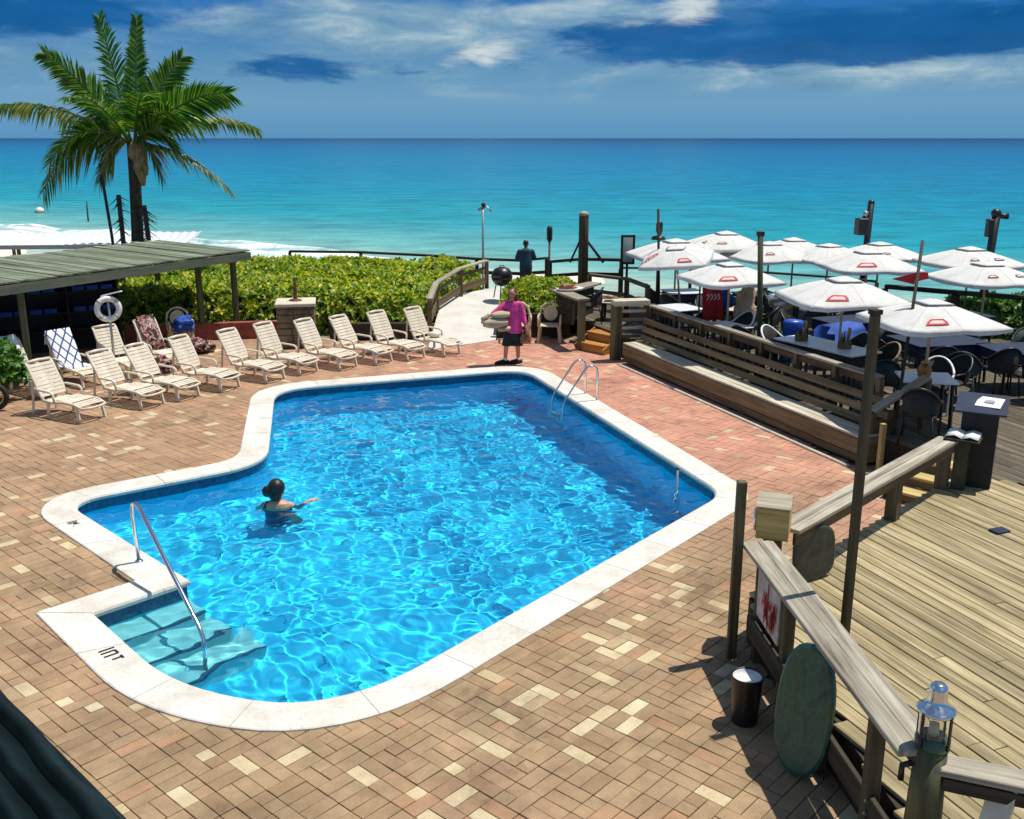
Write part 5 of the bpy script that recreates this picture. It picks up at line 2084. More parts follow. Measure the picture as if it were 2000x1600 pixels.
def build_near_rails():
    t = thing('deck_railing', 'weathered timber railing with broad flat cap along the pool side of the near deck', 'railing', (2.4, 8.6, 0.0))
    def b(a, c, w, h, nm, mat, up=(0, 0, 1), bev=.006):
        MB().bar(a, c, w, h, up, bev=bev).build(nm, mat, t, world=True)
    # two boards make the broad cap
    b((2.23, 8.72, 1.125), (2.46, 5.40, 1.125), 0.15, 0.045, 'cap_rail', 'rail_timber')
    b((2.385, 8.75, 1.122), (2.61, 5.40, 1.122), 0.15, 0.045, 'cap_rail', 'rail_timber')
    b((2.37, 8.60, 1.04), (2.54, 5.40, 1.04), 0.035, 0.11, 'under_rail', 'dark_timber')
    b((2.24, 8.60, 0.36), (2.53, 5.00, 0.36), 0.04, 0.20, 'rim_board', 'dark_timber')
    for (x, y) in ((2.33, 8.55), (2.36, 7.75), (2.41, 6.85), (2.47, 5.95)):
        b((x, y, 0.0), (x, y, 1.09), 0.10, 0.10, 'post', 'post_timber', (1, 0, 0))
    for (x, y) in ((2.335, 8.25), (2.35, 8.0)):
        b((x, y, 0.40), (x, y, 1.09), 0.045, 0.045, 'baluster', 'post_timber', (1, 0, 0))
    for (x, y) in ((2.33, 8.55), (2.36, 7.75), (2.41, 6.85), (2.47, 5.95)):
        for z in (0.32, 0.42):
            bm_ = MB()
            bm_.tube([(x - .045, y - .065, z), (x - .045, y - .050, z)], .014, 8)
            bm_.build('bolt', 'galvanised', t, world=True)
    b((2.10, 8.62, 0.0), (2.10, 8.62, 1.78), 0.085, 0.085, 'tall_post', 'post_timber', (1, 0, 0))
    # far side of the near deck
    q = thing('deck_railing', 'weathered timber railing with broad cap between the gabled post and the podium', 'railing', (2.7, 9.1, 0.5))
    a0, a1 = Vector((2.68, 9.07)), Vector((5.52, 12.08))
    d = (a1 - a0).normalized()
    nn = Vector((-d.y, d.x))
    for o in (-0.065, 0.065):
        s, e = a0 + nn * o, a1 + nn * o
        MB().bar((s.x, s.y, 1.125), (e.x, e.y, 1.125), 0.125, 0.045, bev=.006).build('cap_rail', 'rail_timber', q, world=True)
    s, e = a0 - nn * .08, a1 - nn * .08
    MB().bar((s.x, s.y, 1.04), (e.x, e.y, 1.04), 0.035, 0.12).build('under_rail', 'brown_timber', q, world=True)
    for tt in (0.12, 0.62, 0.98):
        p = a0.lerp(a1, tt)
        MB().bar((p.x, p.y, 0.0), (p.x, p.y, 1.09), 0.14, 0.12, (d.x, d.y, 0)).build('post', 'post_timber', q, world=True)
    # rail leaving the lantern post to the right
    r_ = thing('deck_railing', 'timber railing running off to the right from the lantern post', 'railing', (2.75, 5.2, 0.5))
    MB().bar((2.62, 5.40, 1.06), (4.6, 4.60, 1.06), 0.20, 0.045, bev=.006).build('cap_rail', 'rail_timber', r_, world=True)
    MB().bar((2.64, 5.30, 0.985), (4.6, 4.50, 0.985), 0.03, 0.08).build('under_rail', 'dark_timber', r_, world=True)
    MB().bar((3.6, 4.9, .5), (3.6, 4.9, 1.07), .09, .09, (1, 0, 0)).build('post', 'post_timber', r_, world=True)
    MB().bar((2.82, 5.10, .52), (2.98, 5.22, 1.04), .16, .03).build('white_brace', 'white_plastic', r_, world=True)


build_near_rails()


def build_gabled_post():
    t = thing('gabled_post', 'stout post with gabled wooden cap box where the two deck railings meet', 'post', (2.52, 8.98, 0), R(-20))
    MB().bar((0, 0, 0), (0, 0, 1.2), 0.17, 0.17, (1, 0, 0), .01).build('post', 'green_post', t)
    m = MB()
    w, d, z0, z1, z2 = .15, .17, 1.12, 1.42, 1.52
    vs = []
    for x in (-w, w):
        vs += [(x, -d, z0), (x, d, z0), (x, d, z1), (x, 0, z2), (x, -d, z1)]
    m.add(vs, [(0, 1, 2, 3, 4)[::-1], (5, 6, 7, 8, 9), (0, 5, 6, 1)[::-1], (1, 6, 7, 2)[::-1], (2, 7, 8, 3)[::-1], (3, 8, 9, 4)[::-1], (4, 9, 5, 0)[::-1]])
    m.build('box', 'yellow_timber', t)
    for s in (-1, 1):
        MB().bar((-w - .01, s * d * .52, z1 + .062), (w + .01, s * d * .52, z1 + .062), d * 1.18, .02, (0, s * -.0 + s * .5, 1)).build('roof_board', 'grey_timber', t)
    MB().tube([(-.17, -.06, 1.16), (-.17, -.06, 1.38)], .018, 8).build('thermometer', 'chrome', t, True)


build_gabled_post()
p_ = thing('tall_pole', 'tall square timber pole standing on the near deck behind the railing', 'pole', (2.86, 7.78, 0.5))
MB().bar((2.86, 7.78, 0.5), (2.86, 7.78, 3.46), 0.066, 0.066, (1, .37, 0), .006).build('pole', 'post_timber', p_, world=True)
MB().bar((2.86, 7.78, 3.462), (2.86, 7.78, 3.50), 0.08, 0.08, (1, .37, 0)).build('cap', 'dark_timber', p_, world=True)
MB().bbox((2.86, 7.78, 0.52), (.14, .14, .04), None, .006).build('base_plate', 'galvanised', p_, world=True)

# waste bin
b_ = thing('waste_bin', 'black tapered waste bin with white liner standing on the paving by the railing', 'bin', (1.98, 7.52, 0.004))
MB().lathe([(.105, 0), (.11, .02), (.13, .41), (.138, .425), (.138, .44), (.128, .44), (.122, .40)], 20).build('body', 'black_plastic', b_, True)
m = MB()
m.lathe([(.121, .425), (.119, .428), (.115, .40), (.105, .34), (.085, .30), (.01, .29)], 20)
m.build('liner', 'white_cloth', b_, True)

# boards displayed along the railing


def oval_board(name, label, loc, rz, lean, w, h, th, mat, p=2.4):
    t = thing(name, label, 'board', loc, rz)
    m = MB()
    N = 28
    rings = []
    for (s, o) in ((.93, -th / 2), (1.0, -th / 4), (1.0, th / 4), (.93, th / 2)):
        rg = []
        for k in range(N):
            a = 2 * math.pi * k / N
            ca, sa = math.cos(a), math.sin(a)
            rg.append(Vector((w / 2 * s * math.copysign(abs(ca) ** (2 / p), ca), o, h / 2 + h / 2 * s * math.copysign(abs(sa) ** (2 / p), sa))))
        rings.append(rg)
    m.loft(rings)
    rot = Matrix.Rotation(lean, 4, 'X')
    m.v = [tuple(rot @ Vector(v)) for v in m.v]
    m.build('panel', mat, t, False)
    return t


oval_board('body_board', 'dark teal oval board leaning against the outside of the deck railing', (2.19, 6.74, 0.03), R(-52), R(-7), 0.50, 1.08, .05, 'teal_board')
oval_board('body_board', 'dark rounded board standing on the deck under the far railing', (3.04, 9.26, 0.51), R(30), R(-5), 0.58, 0.55, .04, 'dark_board', 3.2)

# sign with red strokes beneath the railing cap
s_ = thing('rail_sign', 'white sign with red leaf-like strokes below the railing cap near the bin', 'sign', (2.28, 8.0, 0.5))
MB().bbox((2.285, 8.12, 0.80), (.02, .62, .50), R(3), .004).build('panel', 'sign_paint', s_, world=True)
m = MB()
rr_ = random.Random(12)
for i in range(24):
    y0, z0 = 8.12 + rr_.uniform(-.2, .2), .57 + rr_.uniform(0, .12)
    y1, z1 = y0 + rr_.uniform(-.22, .22), z0 + rr_.uniform(.1, .32)
    m.bar((2.268, y0, z0), (2.268, max(7.86, min(8.38, y1)), z1), .004, .013, (0, 1, 0))
m.build('red_strokes', 'red_cloth', s_, world=True)

# lantern post


def build_lantern():
    c = (2.60, 5.42, 0.57)
    t = thing('lantern_post', 'round dark post carrying a glass lantern with shiny metal hood', 'lantern', c)
    MB().tube([(0, 0, -.07), (0, 0, .60)], [.115, .095], 18).build('post', 'green_post', t, True)
    MB().lathe([(.10, .60), (.105, .62), (.105, .66), (.09, .68)], 18).build('base_ring', 'teal_board', t, True)
    g = MB()
    g.lathe([(.09, .68), (.093, .84)], 20, cap=False)
    g.lathe([(.086, .84), (.084, .68)], 20, cap=False)
    g.build('glass', 'clear_glass', t, True)
    MB().lathe([(.03, .66), (.03, .76)], 12).build('candle', 'white_plastic', t, True)
    h = MB().lathe([(.10, .838), (.115, .845), (.118, .86), (.10, .875), (.065, .90), (.058, .93), (.055, .99), (.052, 1.01), (.035, 1.03), (.01, 1.035)], 24).build('hood', 'chrome', t, True)
    for k in range(4):
        a = k * math.pi / 2 + .5
        MB().bar((.112 * math.cos(a), .112 * math.sin(a), .62), (.112 * math.cos(a), .112 * math.sin(a), .86), .016, .012, (math.cos(a), math.sin(a), 0)).build('guard_bar', 'black_plastic', t)
    MB().tube([(-.11, .0, .48), (-.17, .0, .46), (-.17, 0, .36)], .02, 6).build('hook', 'black_plastic', t, True)
    MB().tube([(.08, -.05, .47), (.13, -.08, .45), (.13, -.08, .38)], .02, 6).build('hook', 'black_plastic', t, True)


build_lantern()

# black podium with menus


def build_podium():
    t = thing('menu_podium', 'tall black podium with sloping top at the edge of the near deck', 'podium', (5.95, 12.2, 0.5), R(-28))
    m = MB()
    w, d = .21, .18
    m.add([(-w, -d, 0), (w, -d, 0), (w, d, 0), (-w, d, 0), (-w, -d, 0.98), (w, -d, 0.98), (w, d, 1.10), (-w, d, 1.10)],
          [(3, 2, 1, 0), (4, 5, 6, 7), (0, 1, 5, 4), (1, 2, 6, 5), (2, 3, 7, 6), (3, 0, 4, 7)])
    m.build('body', 'dark_void', t)
    MB().bar((0, -d - .06, .985), (0, d + .05, 1.13), .60, .025).build('desk_top', 'navy_cloth', t)
    o = MB()
    o.bar((.06, -.10, 1.035), (.10, .14, 1.105), .30, .008)
    k = thing('menu_sheet', 'white menu sheet lying on the sloping top of the black podium', 'menu', (5.95, 12.2, 0.5), R(-28))
    o.v = [(v[0], v[1], v[2] + .012) for v in o.v]
    o.build('sheet', 'paper', k)
    o = MB()
    o.bar((.07, -.02, 1.085), (.085, .05, 1.105), .12, .002)
    o.build('printed_block', 'galvanised', k)
    # lower stand with an open menu
    q = thing('menu_stand', 'slim dark stand with an open menu in front of the podium', 'stand', (5.66, 11.98, 0.5), R(-35))
    MB().bar((0, 0, 0), (0, 0.03, .66), .16, .12, (0, 1, 0)).build('column', 'dark_board', q)
    MB().bar((0, -.14, .665), (0, .14, .715), .42, .025).build('desk_top', 'dark_timber', q)
    k = thing('open_menu', 'open white menu booklet lying on the low stand', 'menu', (5.66, 11.98, 0.5), R(-35))
    for s in (-1, 1):
        m = MB()
        m.add([(0, -.12, .69), (s * .09, -.12, .725), (s * .19, -.12, .70), (s * .19, .11, .74), (s * .09, .11, .765), (0, .11, .73)], [(0, 1, 4, 5), (1, 2, 3, 4)])
        ob = m.build('page', 'paper', k, True)
        ob.modifiers.new('s', 'SOLIDIFY').thickness = .004


build_podium()
m = MB()
m.bbox((0, 0, .012), (.20, .14, .024), None, .008)
o = m.build('deck_box', 'navy_cloth')
o.location = (5.52, 10.55, 0.502)
o.rotation_euler = (0, 0, R(20))
tag(o, 'flat dark blue case lying on the near deck at the right edge', 'case')

# dark green canvas in the near left corner, its shade put into the colour
t = thing('canvas_awning', 'dark green folded canvas awning in the near left corner', 'awning', (-3.6, 5.4, 1.3))
m = MB()
E0, E1 = Vector((-3.62, 6.26, 1.0)), Vector((-2.18, 4.86, 1.0))
back = Vector((-0.95, -0.9, 0.35))
nu, nv = 30, 220
E0 = E0 + (E0 - E1) * .35
E1 = E1 + (E1 - E0) * .2
vs = []
for j in range(nv + 1):
    for i in range(nu + 1):
        u, v = i / nu, j / nv
        p = E0.lerp(E1, u) + back * (v * 1.5)
        ph = (v * 9.5 + .35 * math.sin(u * 4.0) + .5 * v * u) % 1.0
        fold = ph / .72 if ph < .72 else (1 - ph) / .28
        p.z += .10 * fold + .04 * mnoise.noise(Vector((u * 3, v * 9, 0)))
        p += Vector((.7, .7, 0)) * .05 * mnoise.noise(Vector((u * 4, v * 2, 5)))
        vs.append(p)
m.add(vs, [(j * (nu + 1) + i, j * (nu + 1) + i + 1, (j + 1) * (nu + 1) + i + 1, (j + 1) * (nu + 1) + i) for j in range(nv) for i in range(nu)])
cv = m.build('canvas', 'shaded_awning_canvas', t, True, True)
cv.modifiers.new('s', 'SOLIDIFY').thickness = .012
MB().tube([E0 + Vector((0, 0, .0)), E1 + Vector((0, 0, .0))], .03, 8).build('front_bar', 'shaded_awning_canvas', t, True, True)
for e in (E0.lerp(E1, .15), E0.lerp(E1, .8)):
    q = e + back * .7
    MB().tube([(q.x, q.y, 0), (q.x, q.y, q.z)], .03, 8).build('post', 'dark_timber', t, True, True)

# small hand cart with wheel at the left edge
t = thing('garden_cart', 'garden cart showing its spoked wheel at the left edge', 'cart', (-9.42, 17.55, 0), R(15))
m = MB()
N, K = 24, 8
rings = []
for i in range(N + 1):
    a = 2 * math.pi * i / N
    rings.append([Vector(((.22 + .05 * math.cos(b)) * math.cos(a), .05 * math.sin(b), .27 + (.22 + .05 * math.cos(b)) * math.sin(a))) for b in [2 * math.pi * k / K for k in range(K)]])
m.loft(rings, False)
w = m.build('wheel', 'tyre', t, True)
m = MB()
for i in range(7):
    a = 2 * math.pi * i / 7
    m.bar((0, 0, .27), (.18 * math.cos(a), 0, .27 + .18 * math.sin(a)), .035, .03, (0, 1, 0))
m.build('spokes', 'wheel_metal', w)
m = MB()
rings = []
for i in range(N + 1):
    a = 2 * math.pi * i / N
    rings.append([Vector((r_ * math.cos(a), y, .27 + r_ * math.sin(a))) for r_, y in ((.19, -.02), (.165, -.02), (.165, .02), (.19, .02))])
m.loft(rings, False)
m.build('rim', 'wheel_metal', w)
MB().bbox((-.35, .35, .5), (.9, .5, .3), None, .05).build('tray', 'dark_green_canvas', t)
MB().tube([(0, 0, .27), (0, .7, .27)], .02, 8).build('axle', 'galvanised', t, True)
# sea things
t = thing('buoy', 'small white buoy floating far out on the left', 'buoy', (-48.1, 103.4, -2.52))
MB().lathe([(.2, -.2), (.45, 0), (.42, .35), (.2, .5), (.06, .55)], 12).build('float', 'ring_white', t, True)
MB().lathe([(.46, .05), (.45, .18)], 12).build('band', 'orange_timber', t, True)
t = thing('mooring_stake', 'thin dark stake rising from the surf left of the palm', 'stake', (-38.5, 92.0, -2.6))
MB().tube([(0, 0, -.5), (0.05, 0, 1.9)], [.08, .06], 8).build('stake', 'dark_timber', t, True)

# pale beach shelter roofs beyond the pergola
for (x, y, z, w, d, lab) in ((-15.6, 35.5, 1.28, 8.5, 2.2, 'low pale corrugated shelter roof on the beach behind the pergola'), (-17.5, 39.5, 1.02, 10.0, 2.2, 'second pale shelter roof further down the beach at the left edge')):
    t = thing('beach_shelter', lab, 'shelter', (x, y, -1.2), R(4))
    m = MB()
    n = 60
    vs = []
    for j in range(2):
        for i in range(n + 1):
            vs.append((-w / 2 + w * i / n, -d / 2 + d * j, z + 1.2 + .16 * j + .02 * math.cos(i * math.pi) + .05 * math.sin(i * .2)))
    m.add(vs, [(i, i + 1, n + 2 + i, n + 1 + i) for i in range(n)])
    r_ = m.build('roof_sheet', 'table_white', t)
    r_.modifiers.new('s', 'SOLIDIFY').thickness = .02
    MB().bar((-w / 2, -d / 2 - .03, z + 1.13), (w / 2, -d / 2 - .03, z + 1.13), .05, .14).build('fascia', 'galvanised', t)
    for sx in (-.48, -.16, .16, .48):
        MB().bar((sx * w, -d / 2 + .1, 0), (sx * w, -d / 2 + .1, z + 1.15), .1, .1, (1, 0, 0)).build('post', 'green_post', t)

# ------------------------------------------------------------------ plants


def leaf_cluster(mb, p, nrm, size, k, rr):
    """rosette of k folded leaves round p"""
    nrm = nrm.normalized()
    s = nrm.orthogonal().normalized()
    a0 = rr.random() * 6.28
    for i in range(k):
        a = a0 + 6.283 * i / k + rr.uniform(-.3, .3)
        q = Matrix.Rotation(a, 3, nrm) @ s
        d = (q * rr.uniform(.7, 1.0) + nrm * rr.uniform(.05, .55)).normalized()
        L = size * rr.uniform(.55, 1.45)
        w = d.cross(nrm)
        if w.length < 1e-3:
            continue
        w = w.normalized() * L * .27
        m_ = p + d * L * .5 - nrm * 0.004
        mb.add([p, m_ + w + nrm * L * .06, p + d * L, m_ - w + nrm * L * .06], [(0, 1, 2), (0, 2, 3)])


def build_hedge(name, label, cat, poly, z0, ztop, n, leaf, mat, seed, bump=0.16, edge=0.55, floor_z=None, stems=30):
    """clipped shrub mass: leaf rosettes over an uneven top and sides"""
    rr = random.Random(seed)
    xs, ys = [p[0] for p in poly], [p[1] for p in poly]
    c = (sum(xs) / len(xs), sum(ys) / len(ys), z0)
    t = thing(name, label, cat, c)
    mb = MB()
    def edge_d(x, y):
        dm = 9
        for i in range(len(poly)):
            a, b = Vector(poly[i]), Vector(poly[(i + 1) % len(poly)])
            e = b - a
            s = max(0, min(1, (Vector((x, y)) - a).dot(e) / e.length_squared))
            dm = min(dm, (Vector((x, y)) - a - e * s).length)
        return dm
    def top(x, y):
        d = edge_d(x, y)
        r_ = min(1, d / edge)
        h = ztop(x, y) * (1 - .40 * (1 - r_) ** 2)
        h += bump * mnoise.noise(Vector((x * 1.1, y * 1.1, seed))) + bump * .6 * mnoise.noise(Vector((x * 2.9, y * 2.9, seed + 4)))
        return h
    cnt = 0
    while cnt < n:
        x, y = rr.uniform(min(xs), max(xs)), rr.uniform(min(ys), max(ys))
        if not inside((x, y), poly):
            continue
        h = top(x, y)
        d = edge_d(x, y)
        e = .08
        g = Vector((-(top(x + e, y) - top(x - e, y)) / (2 * e), -(top(x, y + e) - top(x, y - e)) / (2 * e), 1)).normalized()
        if d < .22 and rr.random() < .85:
            z = z0 + (h - z0) * rr.random() ** .7
            p = Vector((x, y, z))
            g = (g * .4 + Vector((rr.gauss(0, .4), -0.9, .35))).normalized()
        else:
            depth = rr.random() ** 2 * .28
            p = Vector((x, y, h - depth))
        leaf_cluster(mb, p, (g + Vector((rr.gauss(0, .35), rr.gauss(0, .35), rr.gauss(0, .2)))), leaf, 5, rr)
        cnt += 1
    fo = mb.build('foliage', mat, t, False, True, kind='stuff')
    st = MB()
    for i in range(stems):
        while True:
            x, y = rr.uniform(min(xs), max(xs)), rr.uniform(min(ys), max(ys))
            if inside((x, y), poly):
                break
        st.tube([(x, y, z0 - .05), (x + rr.uniform(-.1, .1), y + rr.uniform(-.1, .1), (z0 + top(x, y)) / 2), (x + rr.uniform(-.2, .2), y + rr.uniform(-.2, .2), top(x, y) - .1)], [.03, .022, .01], 5)
    st.build('stems', 'bush_stem', t, False, True, kind='stuff')
    # dark twiggy heart that closes the view through the leaves
    return t


HEDGE = [(-12.5, 25.9), (-9.2, 25.6), (-6.6, 25.55), (-4.3, 24.85), (-2.25, 24.75), (-2.25, 26.4), (-1.70, 28.3), (-0.98, 29.5), (-0.98, 30.6), (-3.2, 31.6), (-7.0, 32.2), (-12.5, 32.2)]
build_hedge('hedge', 'broad yellow green hedge between the loungers and the beach', 'hedge', HEDGE, 0.0, lambda x, y: 0.98 + 0.03 * (y - 25) + (.0 if x > -6 else -.05) + (.1 if x > -2.2 else 0), 16500, 0.13, 'hedge_leaf', 3, stems=70)
build_hedge('shrub', 'rounded yellow green shrub behind the person in pink', 'shrub', [(-0.28, 25.2), (0.4, 24.9), (1.25, 25.2), (2.0, 26.4), (1.9, 27.4), (0.6, 27.9), (-0.2, 27.2)], 0.1, lambda x, y: 1.12, 3600, 0.10, 'hedge_leaf', 8, bump=.2, stems=14)
build_hedge('shrub', 'low green shrubs behind the railing at the right edge', 'shrub', [(9.9, 22.6), (14, 20.2), (15.5, 22.5), (12.5, 25.0), (10.4, 24.6)], 0.2, lambda x, y: 1.0, 3600, 0.12, 'green_leaf', 12, bump=.2, stems=14)
build_hedge('potted_shrub', 'bright green plant by the cart at the left edge', 'plant', [(-10.3, 18.1), (-9.35, 17.85), (-9.2, 18.5), (-10.0, 18.9)], 0.35, lambda x, y: 1.0, 500, 0.12, 'green_leaf', 17, bump=.25, edge=.3, stems=6)
build_hedge('shrub', 'green shrub in the shade behind the pergola', 'shrub', [(-13.5, 22.5), (-11.8, 24.0), (-10.2, 26.6), (-12, 28), (-15, 26)], 0.0, lambda x, y: 1.6, 1500, 0.14, 'green_leaf', 19, bump=.2, stems=10)
o = MB()
o.prism([Vector(p) for p in [(-12.4, 26.0), (-6.6, 25.75), (-4.3, 25.05), (-2.45, 24.95), (-2.4, 26.4), (-1.9, 28.2), (-1.25, 29.6), (-3.2, 31.4), (-12.4, 31.9)]], -0.02, 0.03)
struct(o.build('flower_bed', 'soil'))
# raised bed under the small shrub
o = MB()
o.prism([Vector(p) for p in [(-0.33, 24.6), (1.4, 24.85), (2.1, 26.4), (2.0, 27.5), (0.6, 28.0), (-0.3, 27.3)]], -0.02, 0.5)
struct(o.build('planting_bed', 'soil'))
# raised walk at the beach end
o = MB()
o.prism([Vector(p) for p in [(-1.9, 27.95), (-0.35, 29.62), (0.4, 28.1), (1.0, 28.2), (1.7, 29.4), (0.3, 31.4), (-1.4, 31.5)]], -0.3, 0.14)
struct(o.build('beach_walk', 'grey_timber'))


def spiky_plant(label, loc, n, L, mat, seed):
    rr = random.Random(seed)
    t = thing('palm_pot', label, 'plant', loc)
    MB().lathe([(.14, 0), (.18, .3), (.19, .32), (.16, .32)], 12).build('pot', 'dark_timber', t, True)
    m = MB()
    for i in range(n):
        a = rr.random() * 6.28
        e = rr.uniform(.3, 1.3)
        d = Vector((math.cos(a) * math.cos(e), math.sin(a) * math.cos(e), math.sin(e)))
        s = d.cross(Vector((0, 0, 1))).normalized()
        l_ = L * rr.uniform(.6, 1.1)
        p0 = Vector((0, 0, .3))
        p1, p2 = p0 + d * l_ * .6, p0 + d * l_ + Vector((0, 0, -.25 * l_ * math.cos(e)))
        w = .018 + .012 * rr.random()
        m.add([p0 - s * w * .5, p0 + s * w * .5, p1 + s * w, p1 - s * w, p2], [(0, 1, 2, 3), (3, 2, 4)])
    m.build('fronds', mat, t, kind='stuff')


spiky_plant('spiky green potted palm behind the railing beside the bare pole', (5.22, 19.85, DZ), 46, .65, 'green_leaf', 4)
spiky_plant('dark potted plant by the white rimmed chair at the gate post', (3.45, 22.9, DZ), 36, .5, 'green_leaf', 5)


def build_palm():
    base = Vector((-11.2, 30, 0.0))
    C = Vector((-10.98, 30, 4.62))
    t = thing('palm_tree', 'single coconut palm behind the pergola with drooping lower fronds', 'palm tree', tuple(base))
    pts = [(base.x, 30, -.3), (base.x - .02, 30, .8), (-11.12, 30, 2.2), (-11.05, 30, 3.6), (C.x, 30, C.z)]
    MB().tube(pts, [.24, .20, .175, .17, .20], 12).build('trunk', 'trunk_bark', t, True, True)
    rr = random.Random(14)
    # dx, dz of the tip from the crown, dy, sag of the mid rib, leaflet length, age
    F = [(-0.75, 3.45, 0.3, .10, .95, 0, 82), (0.45, 3.4, -0.1, .05, .60, 0, 30), (-2.05, 2.45, -0.5, .45, .95, 1, 62), (1.45, 2.4, 0.4, .40, .95, 0, -62), (3.0, 1.40, -0.5, .75, 1.05, 0, -66),
         (-3.75, 1.05, -0.3, .85, .8, 2, 30), (-2.45, -1.25, -0.7, 1.55, .95, 2, 40), (3.2, .45, 1.6, 1.0, .6, 2, -35), (2.8, -1.25, -.4, .75, .6, 2, -25), (1.6, -.35, -.9, 1.15, .95, 0, -50),
         (-0.9, 1.2, -2.2, .9, .85, 1, 0), (1.2, 1.3, -2.0, .9, .85, 0, 0), (-2.1, .25, 1.6, 1.1, .9, 0, 50), (2.2, 1.3, 1.9, .9, .9, 0, -55),
         (-1.9, -.5, -1.4, 1.3, .9, 0, 45), (-1.7, 1.5, .6, .8, 1.0, 0, 60), (1.9, .6, -1.2, 1.0, .95, 0, -50), (.9, -.9, -.5, 1.0, .8, 2, -30), (-1.0, -1.0, -.3, 1.0, .8, 2, 30), ]
    for (dx, dz, dy, sag, ll, age, roll) in F:
        tip = C + Vector((dx, dy, dz))
        mid = C + Vector((dx, dy, dz)) * .55 + Vector((0, 0, sag))
        P0 = C + Vector((dx, dy, 0)).normalized() * .08
        rib = []
        NS = 36
        for i in range(NS + 1):
            u = i / NS
            rib.append(P0 * (1 - u) ** 2 + mid * 2 * u * (1 - u) + tip * u * u)
        m = MB()
        rr3 = rib[::3]
        m.tube(rr3, [.045 * (1 - .85 * k / len(rr3)) for k in range(len(rr3))], 5)
        fr = m.build('frond', 'dry_frond' if age == 2 else 'palm_leaf_old', t, True, True)
        lf = MB()
        for i in range(4, NS + 1):
            u = i / NS
            T = (rib[min(NS, i + 1)] - rib[i - 1]).normalized()
            sdir = T.cross(Vector((0, 0, 1)))
            if sdir.length < .15:
                sdir = T.cross(Vector((0, 1, 0)))
            sdir.normalize()
            sdir = Matrix.Rotation(R(roll), 3, T) @ sdir
            upv = sdir.cross(T).normalized()
            env = min(1, .35 + 1.9 * u) * (1 - .60 * max(0, u - .35) / .65)
            for s in (-1, 1):
                for rep in range(2):
                    L = ll * 1.08 * env * rr.uniform(.78, 1.12)
                    if age == 2 and rr.random() < .25:
                        L *= .45
                    d = (sdir * s * .85 + T * (.50 + .6 * u) + upv * rr.uniform(-.1, .3)).normalized()
                    p0 = rib[i] + T * (.045 * rep)
                    hang = (.20 if age == 0 else .22 if age == 1 else .62) * L
                    p1 = p0 + d * L * .55 - Vector((0, 0, hang * .35))
                    p2 = p0 + d * L - Vector((0, 0, hang * 1.25))
                    w = (T * .8 - d * .2).normalized() * .033
                    lf.add([p0 - w * .5, p0 + w * .5, p1 + w, p1 - w, p2], [(0, 1, 2, 3), (3, 2, 4)])
        lf.build('leaflets', 'palm_leaf_old' if age == 2 else 'palm_leaf', fr, False, True, kind='stuff')
    # dry sheath and dead fronds hanging at the crown
    for (dx, L, r_) in ((.18, 1.25, .16), (.30, .95, .12), (.05, .6, .17)):
        m = MB()
        pts = [(C.x + dx, 29.85, C.z + .1 - L * i / 5 + .02 * math.sin(i)) for i in range(6)]
        pts = [(p[0] + .05 * math.sin(i * 1.7), p[1], p[2]) for i, p in enumerate(pts)]
        m.tube(pts, [r_ * .5, r_, r_ * .9, r_ * 1.05, r_ * .8, r_ * .35], 9)
        m.build('dead_frond', 'dry_frond', t, False, True)
    # props: wrapped stakes on both sides
    for j, (x0, x1, z1, r_) in enumerate(((-11.75, -11.95, 4.1, .045), (-11.55, -11.5, 3.2, .07), (-10.72, -10.78, 2.9, .07))):
        p = thing('tree_stake', ('thin dark pole leaning beside the palm trunk on the left', 'ragged bark covered stake close left of the palm trunk', 'ragged bark covered stake right of the palm trunk')[j], 'stake', (x0, 29.8, 0))
        MB().tube([(x0, 29.8, 0), ((x0 + x1) / 2 + .03, 29.8, z1 / 2), (x1, 29.8, z1)], r_, 7).build('stake', 'trunk_bark', p, True, True)
        if j:
            m = MB()
            for q in range(46):
                z = rr.uniform(.9, z1)
                xx = x0 + (x1 - x0) * z / z1
                dd = rr.choice((-1, 1)) * rr.uniform(.15, .42)
                m.add([(xx, 29.75, z), (xx, 29.75, z + .05), (xx + dd, 29.75 + rr.uniform(-.1, .1), z - rr.uniform(.1, .35))], [(0, 1, 2)])
            m.build('torn_wrap', 'trunk_bark', p, False, True, kind='stuff')


build_palm()

# ------------------------------------------------------------------ kettle barbecue
t = thing('kettle_barbecue', 'round black kettle barbecue behind the shrub at the top of the ramp', 'barbecue', (-0.28, 27.9, 0.45))
MB().lathe([(.05, .35), (.2, .40), (.28, .52), (.295, .60)], 18).build('bowl', 'black_plastic', t, True)
MB().lathe([(.30, .605), (.28, .74), (.20, .84), (.08, .885), (.02, .89)], 18).build('lid', 'black_plastic', t, True)
for k in range(3):
    a = k * 2.09 + .4
    MB().tube([(.2 * math.cos(a), .2 * math.sin(a), .42), (.3 * math.cos(a), .3 * math.sin(a), 0)], .018, 6).build('leg', 'black_plastic', t, True)
MB().tube([(-.06, 0, .885), (-.05, 0, .93), (.05, 0, .93), (.06, 0, .885)], .014, 6).build('handle', 'dark_timber', t, True)

# ------------------------------------------------------------------ people


def skinned(name, mb, mat, parent, vox, smooth=6):
    """fuse overlapping rounded volumes into one continuous skin"""
    o = mb.build(name, mat, parent, True)
    r_ = o.modifiers.new('fuse', 'REMESH')
    r_.mode = 'VOXEL'
    r_.voxel_size = vox
    r_.use_smooth_shade = True
    s = o.modifiers.new('soft', 'SMOOTH')
    s.factor = 0.5
    s.iterations = smooth
    return o


def limb(mb, pts, rs, n=12):
    mb.tube(pts, rs, n)
    for p, r_ in zip(pts, rs):
        mb.sphere(p, r_ * .995, 10, 8)


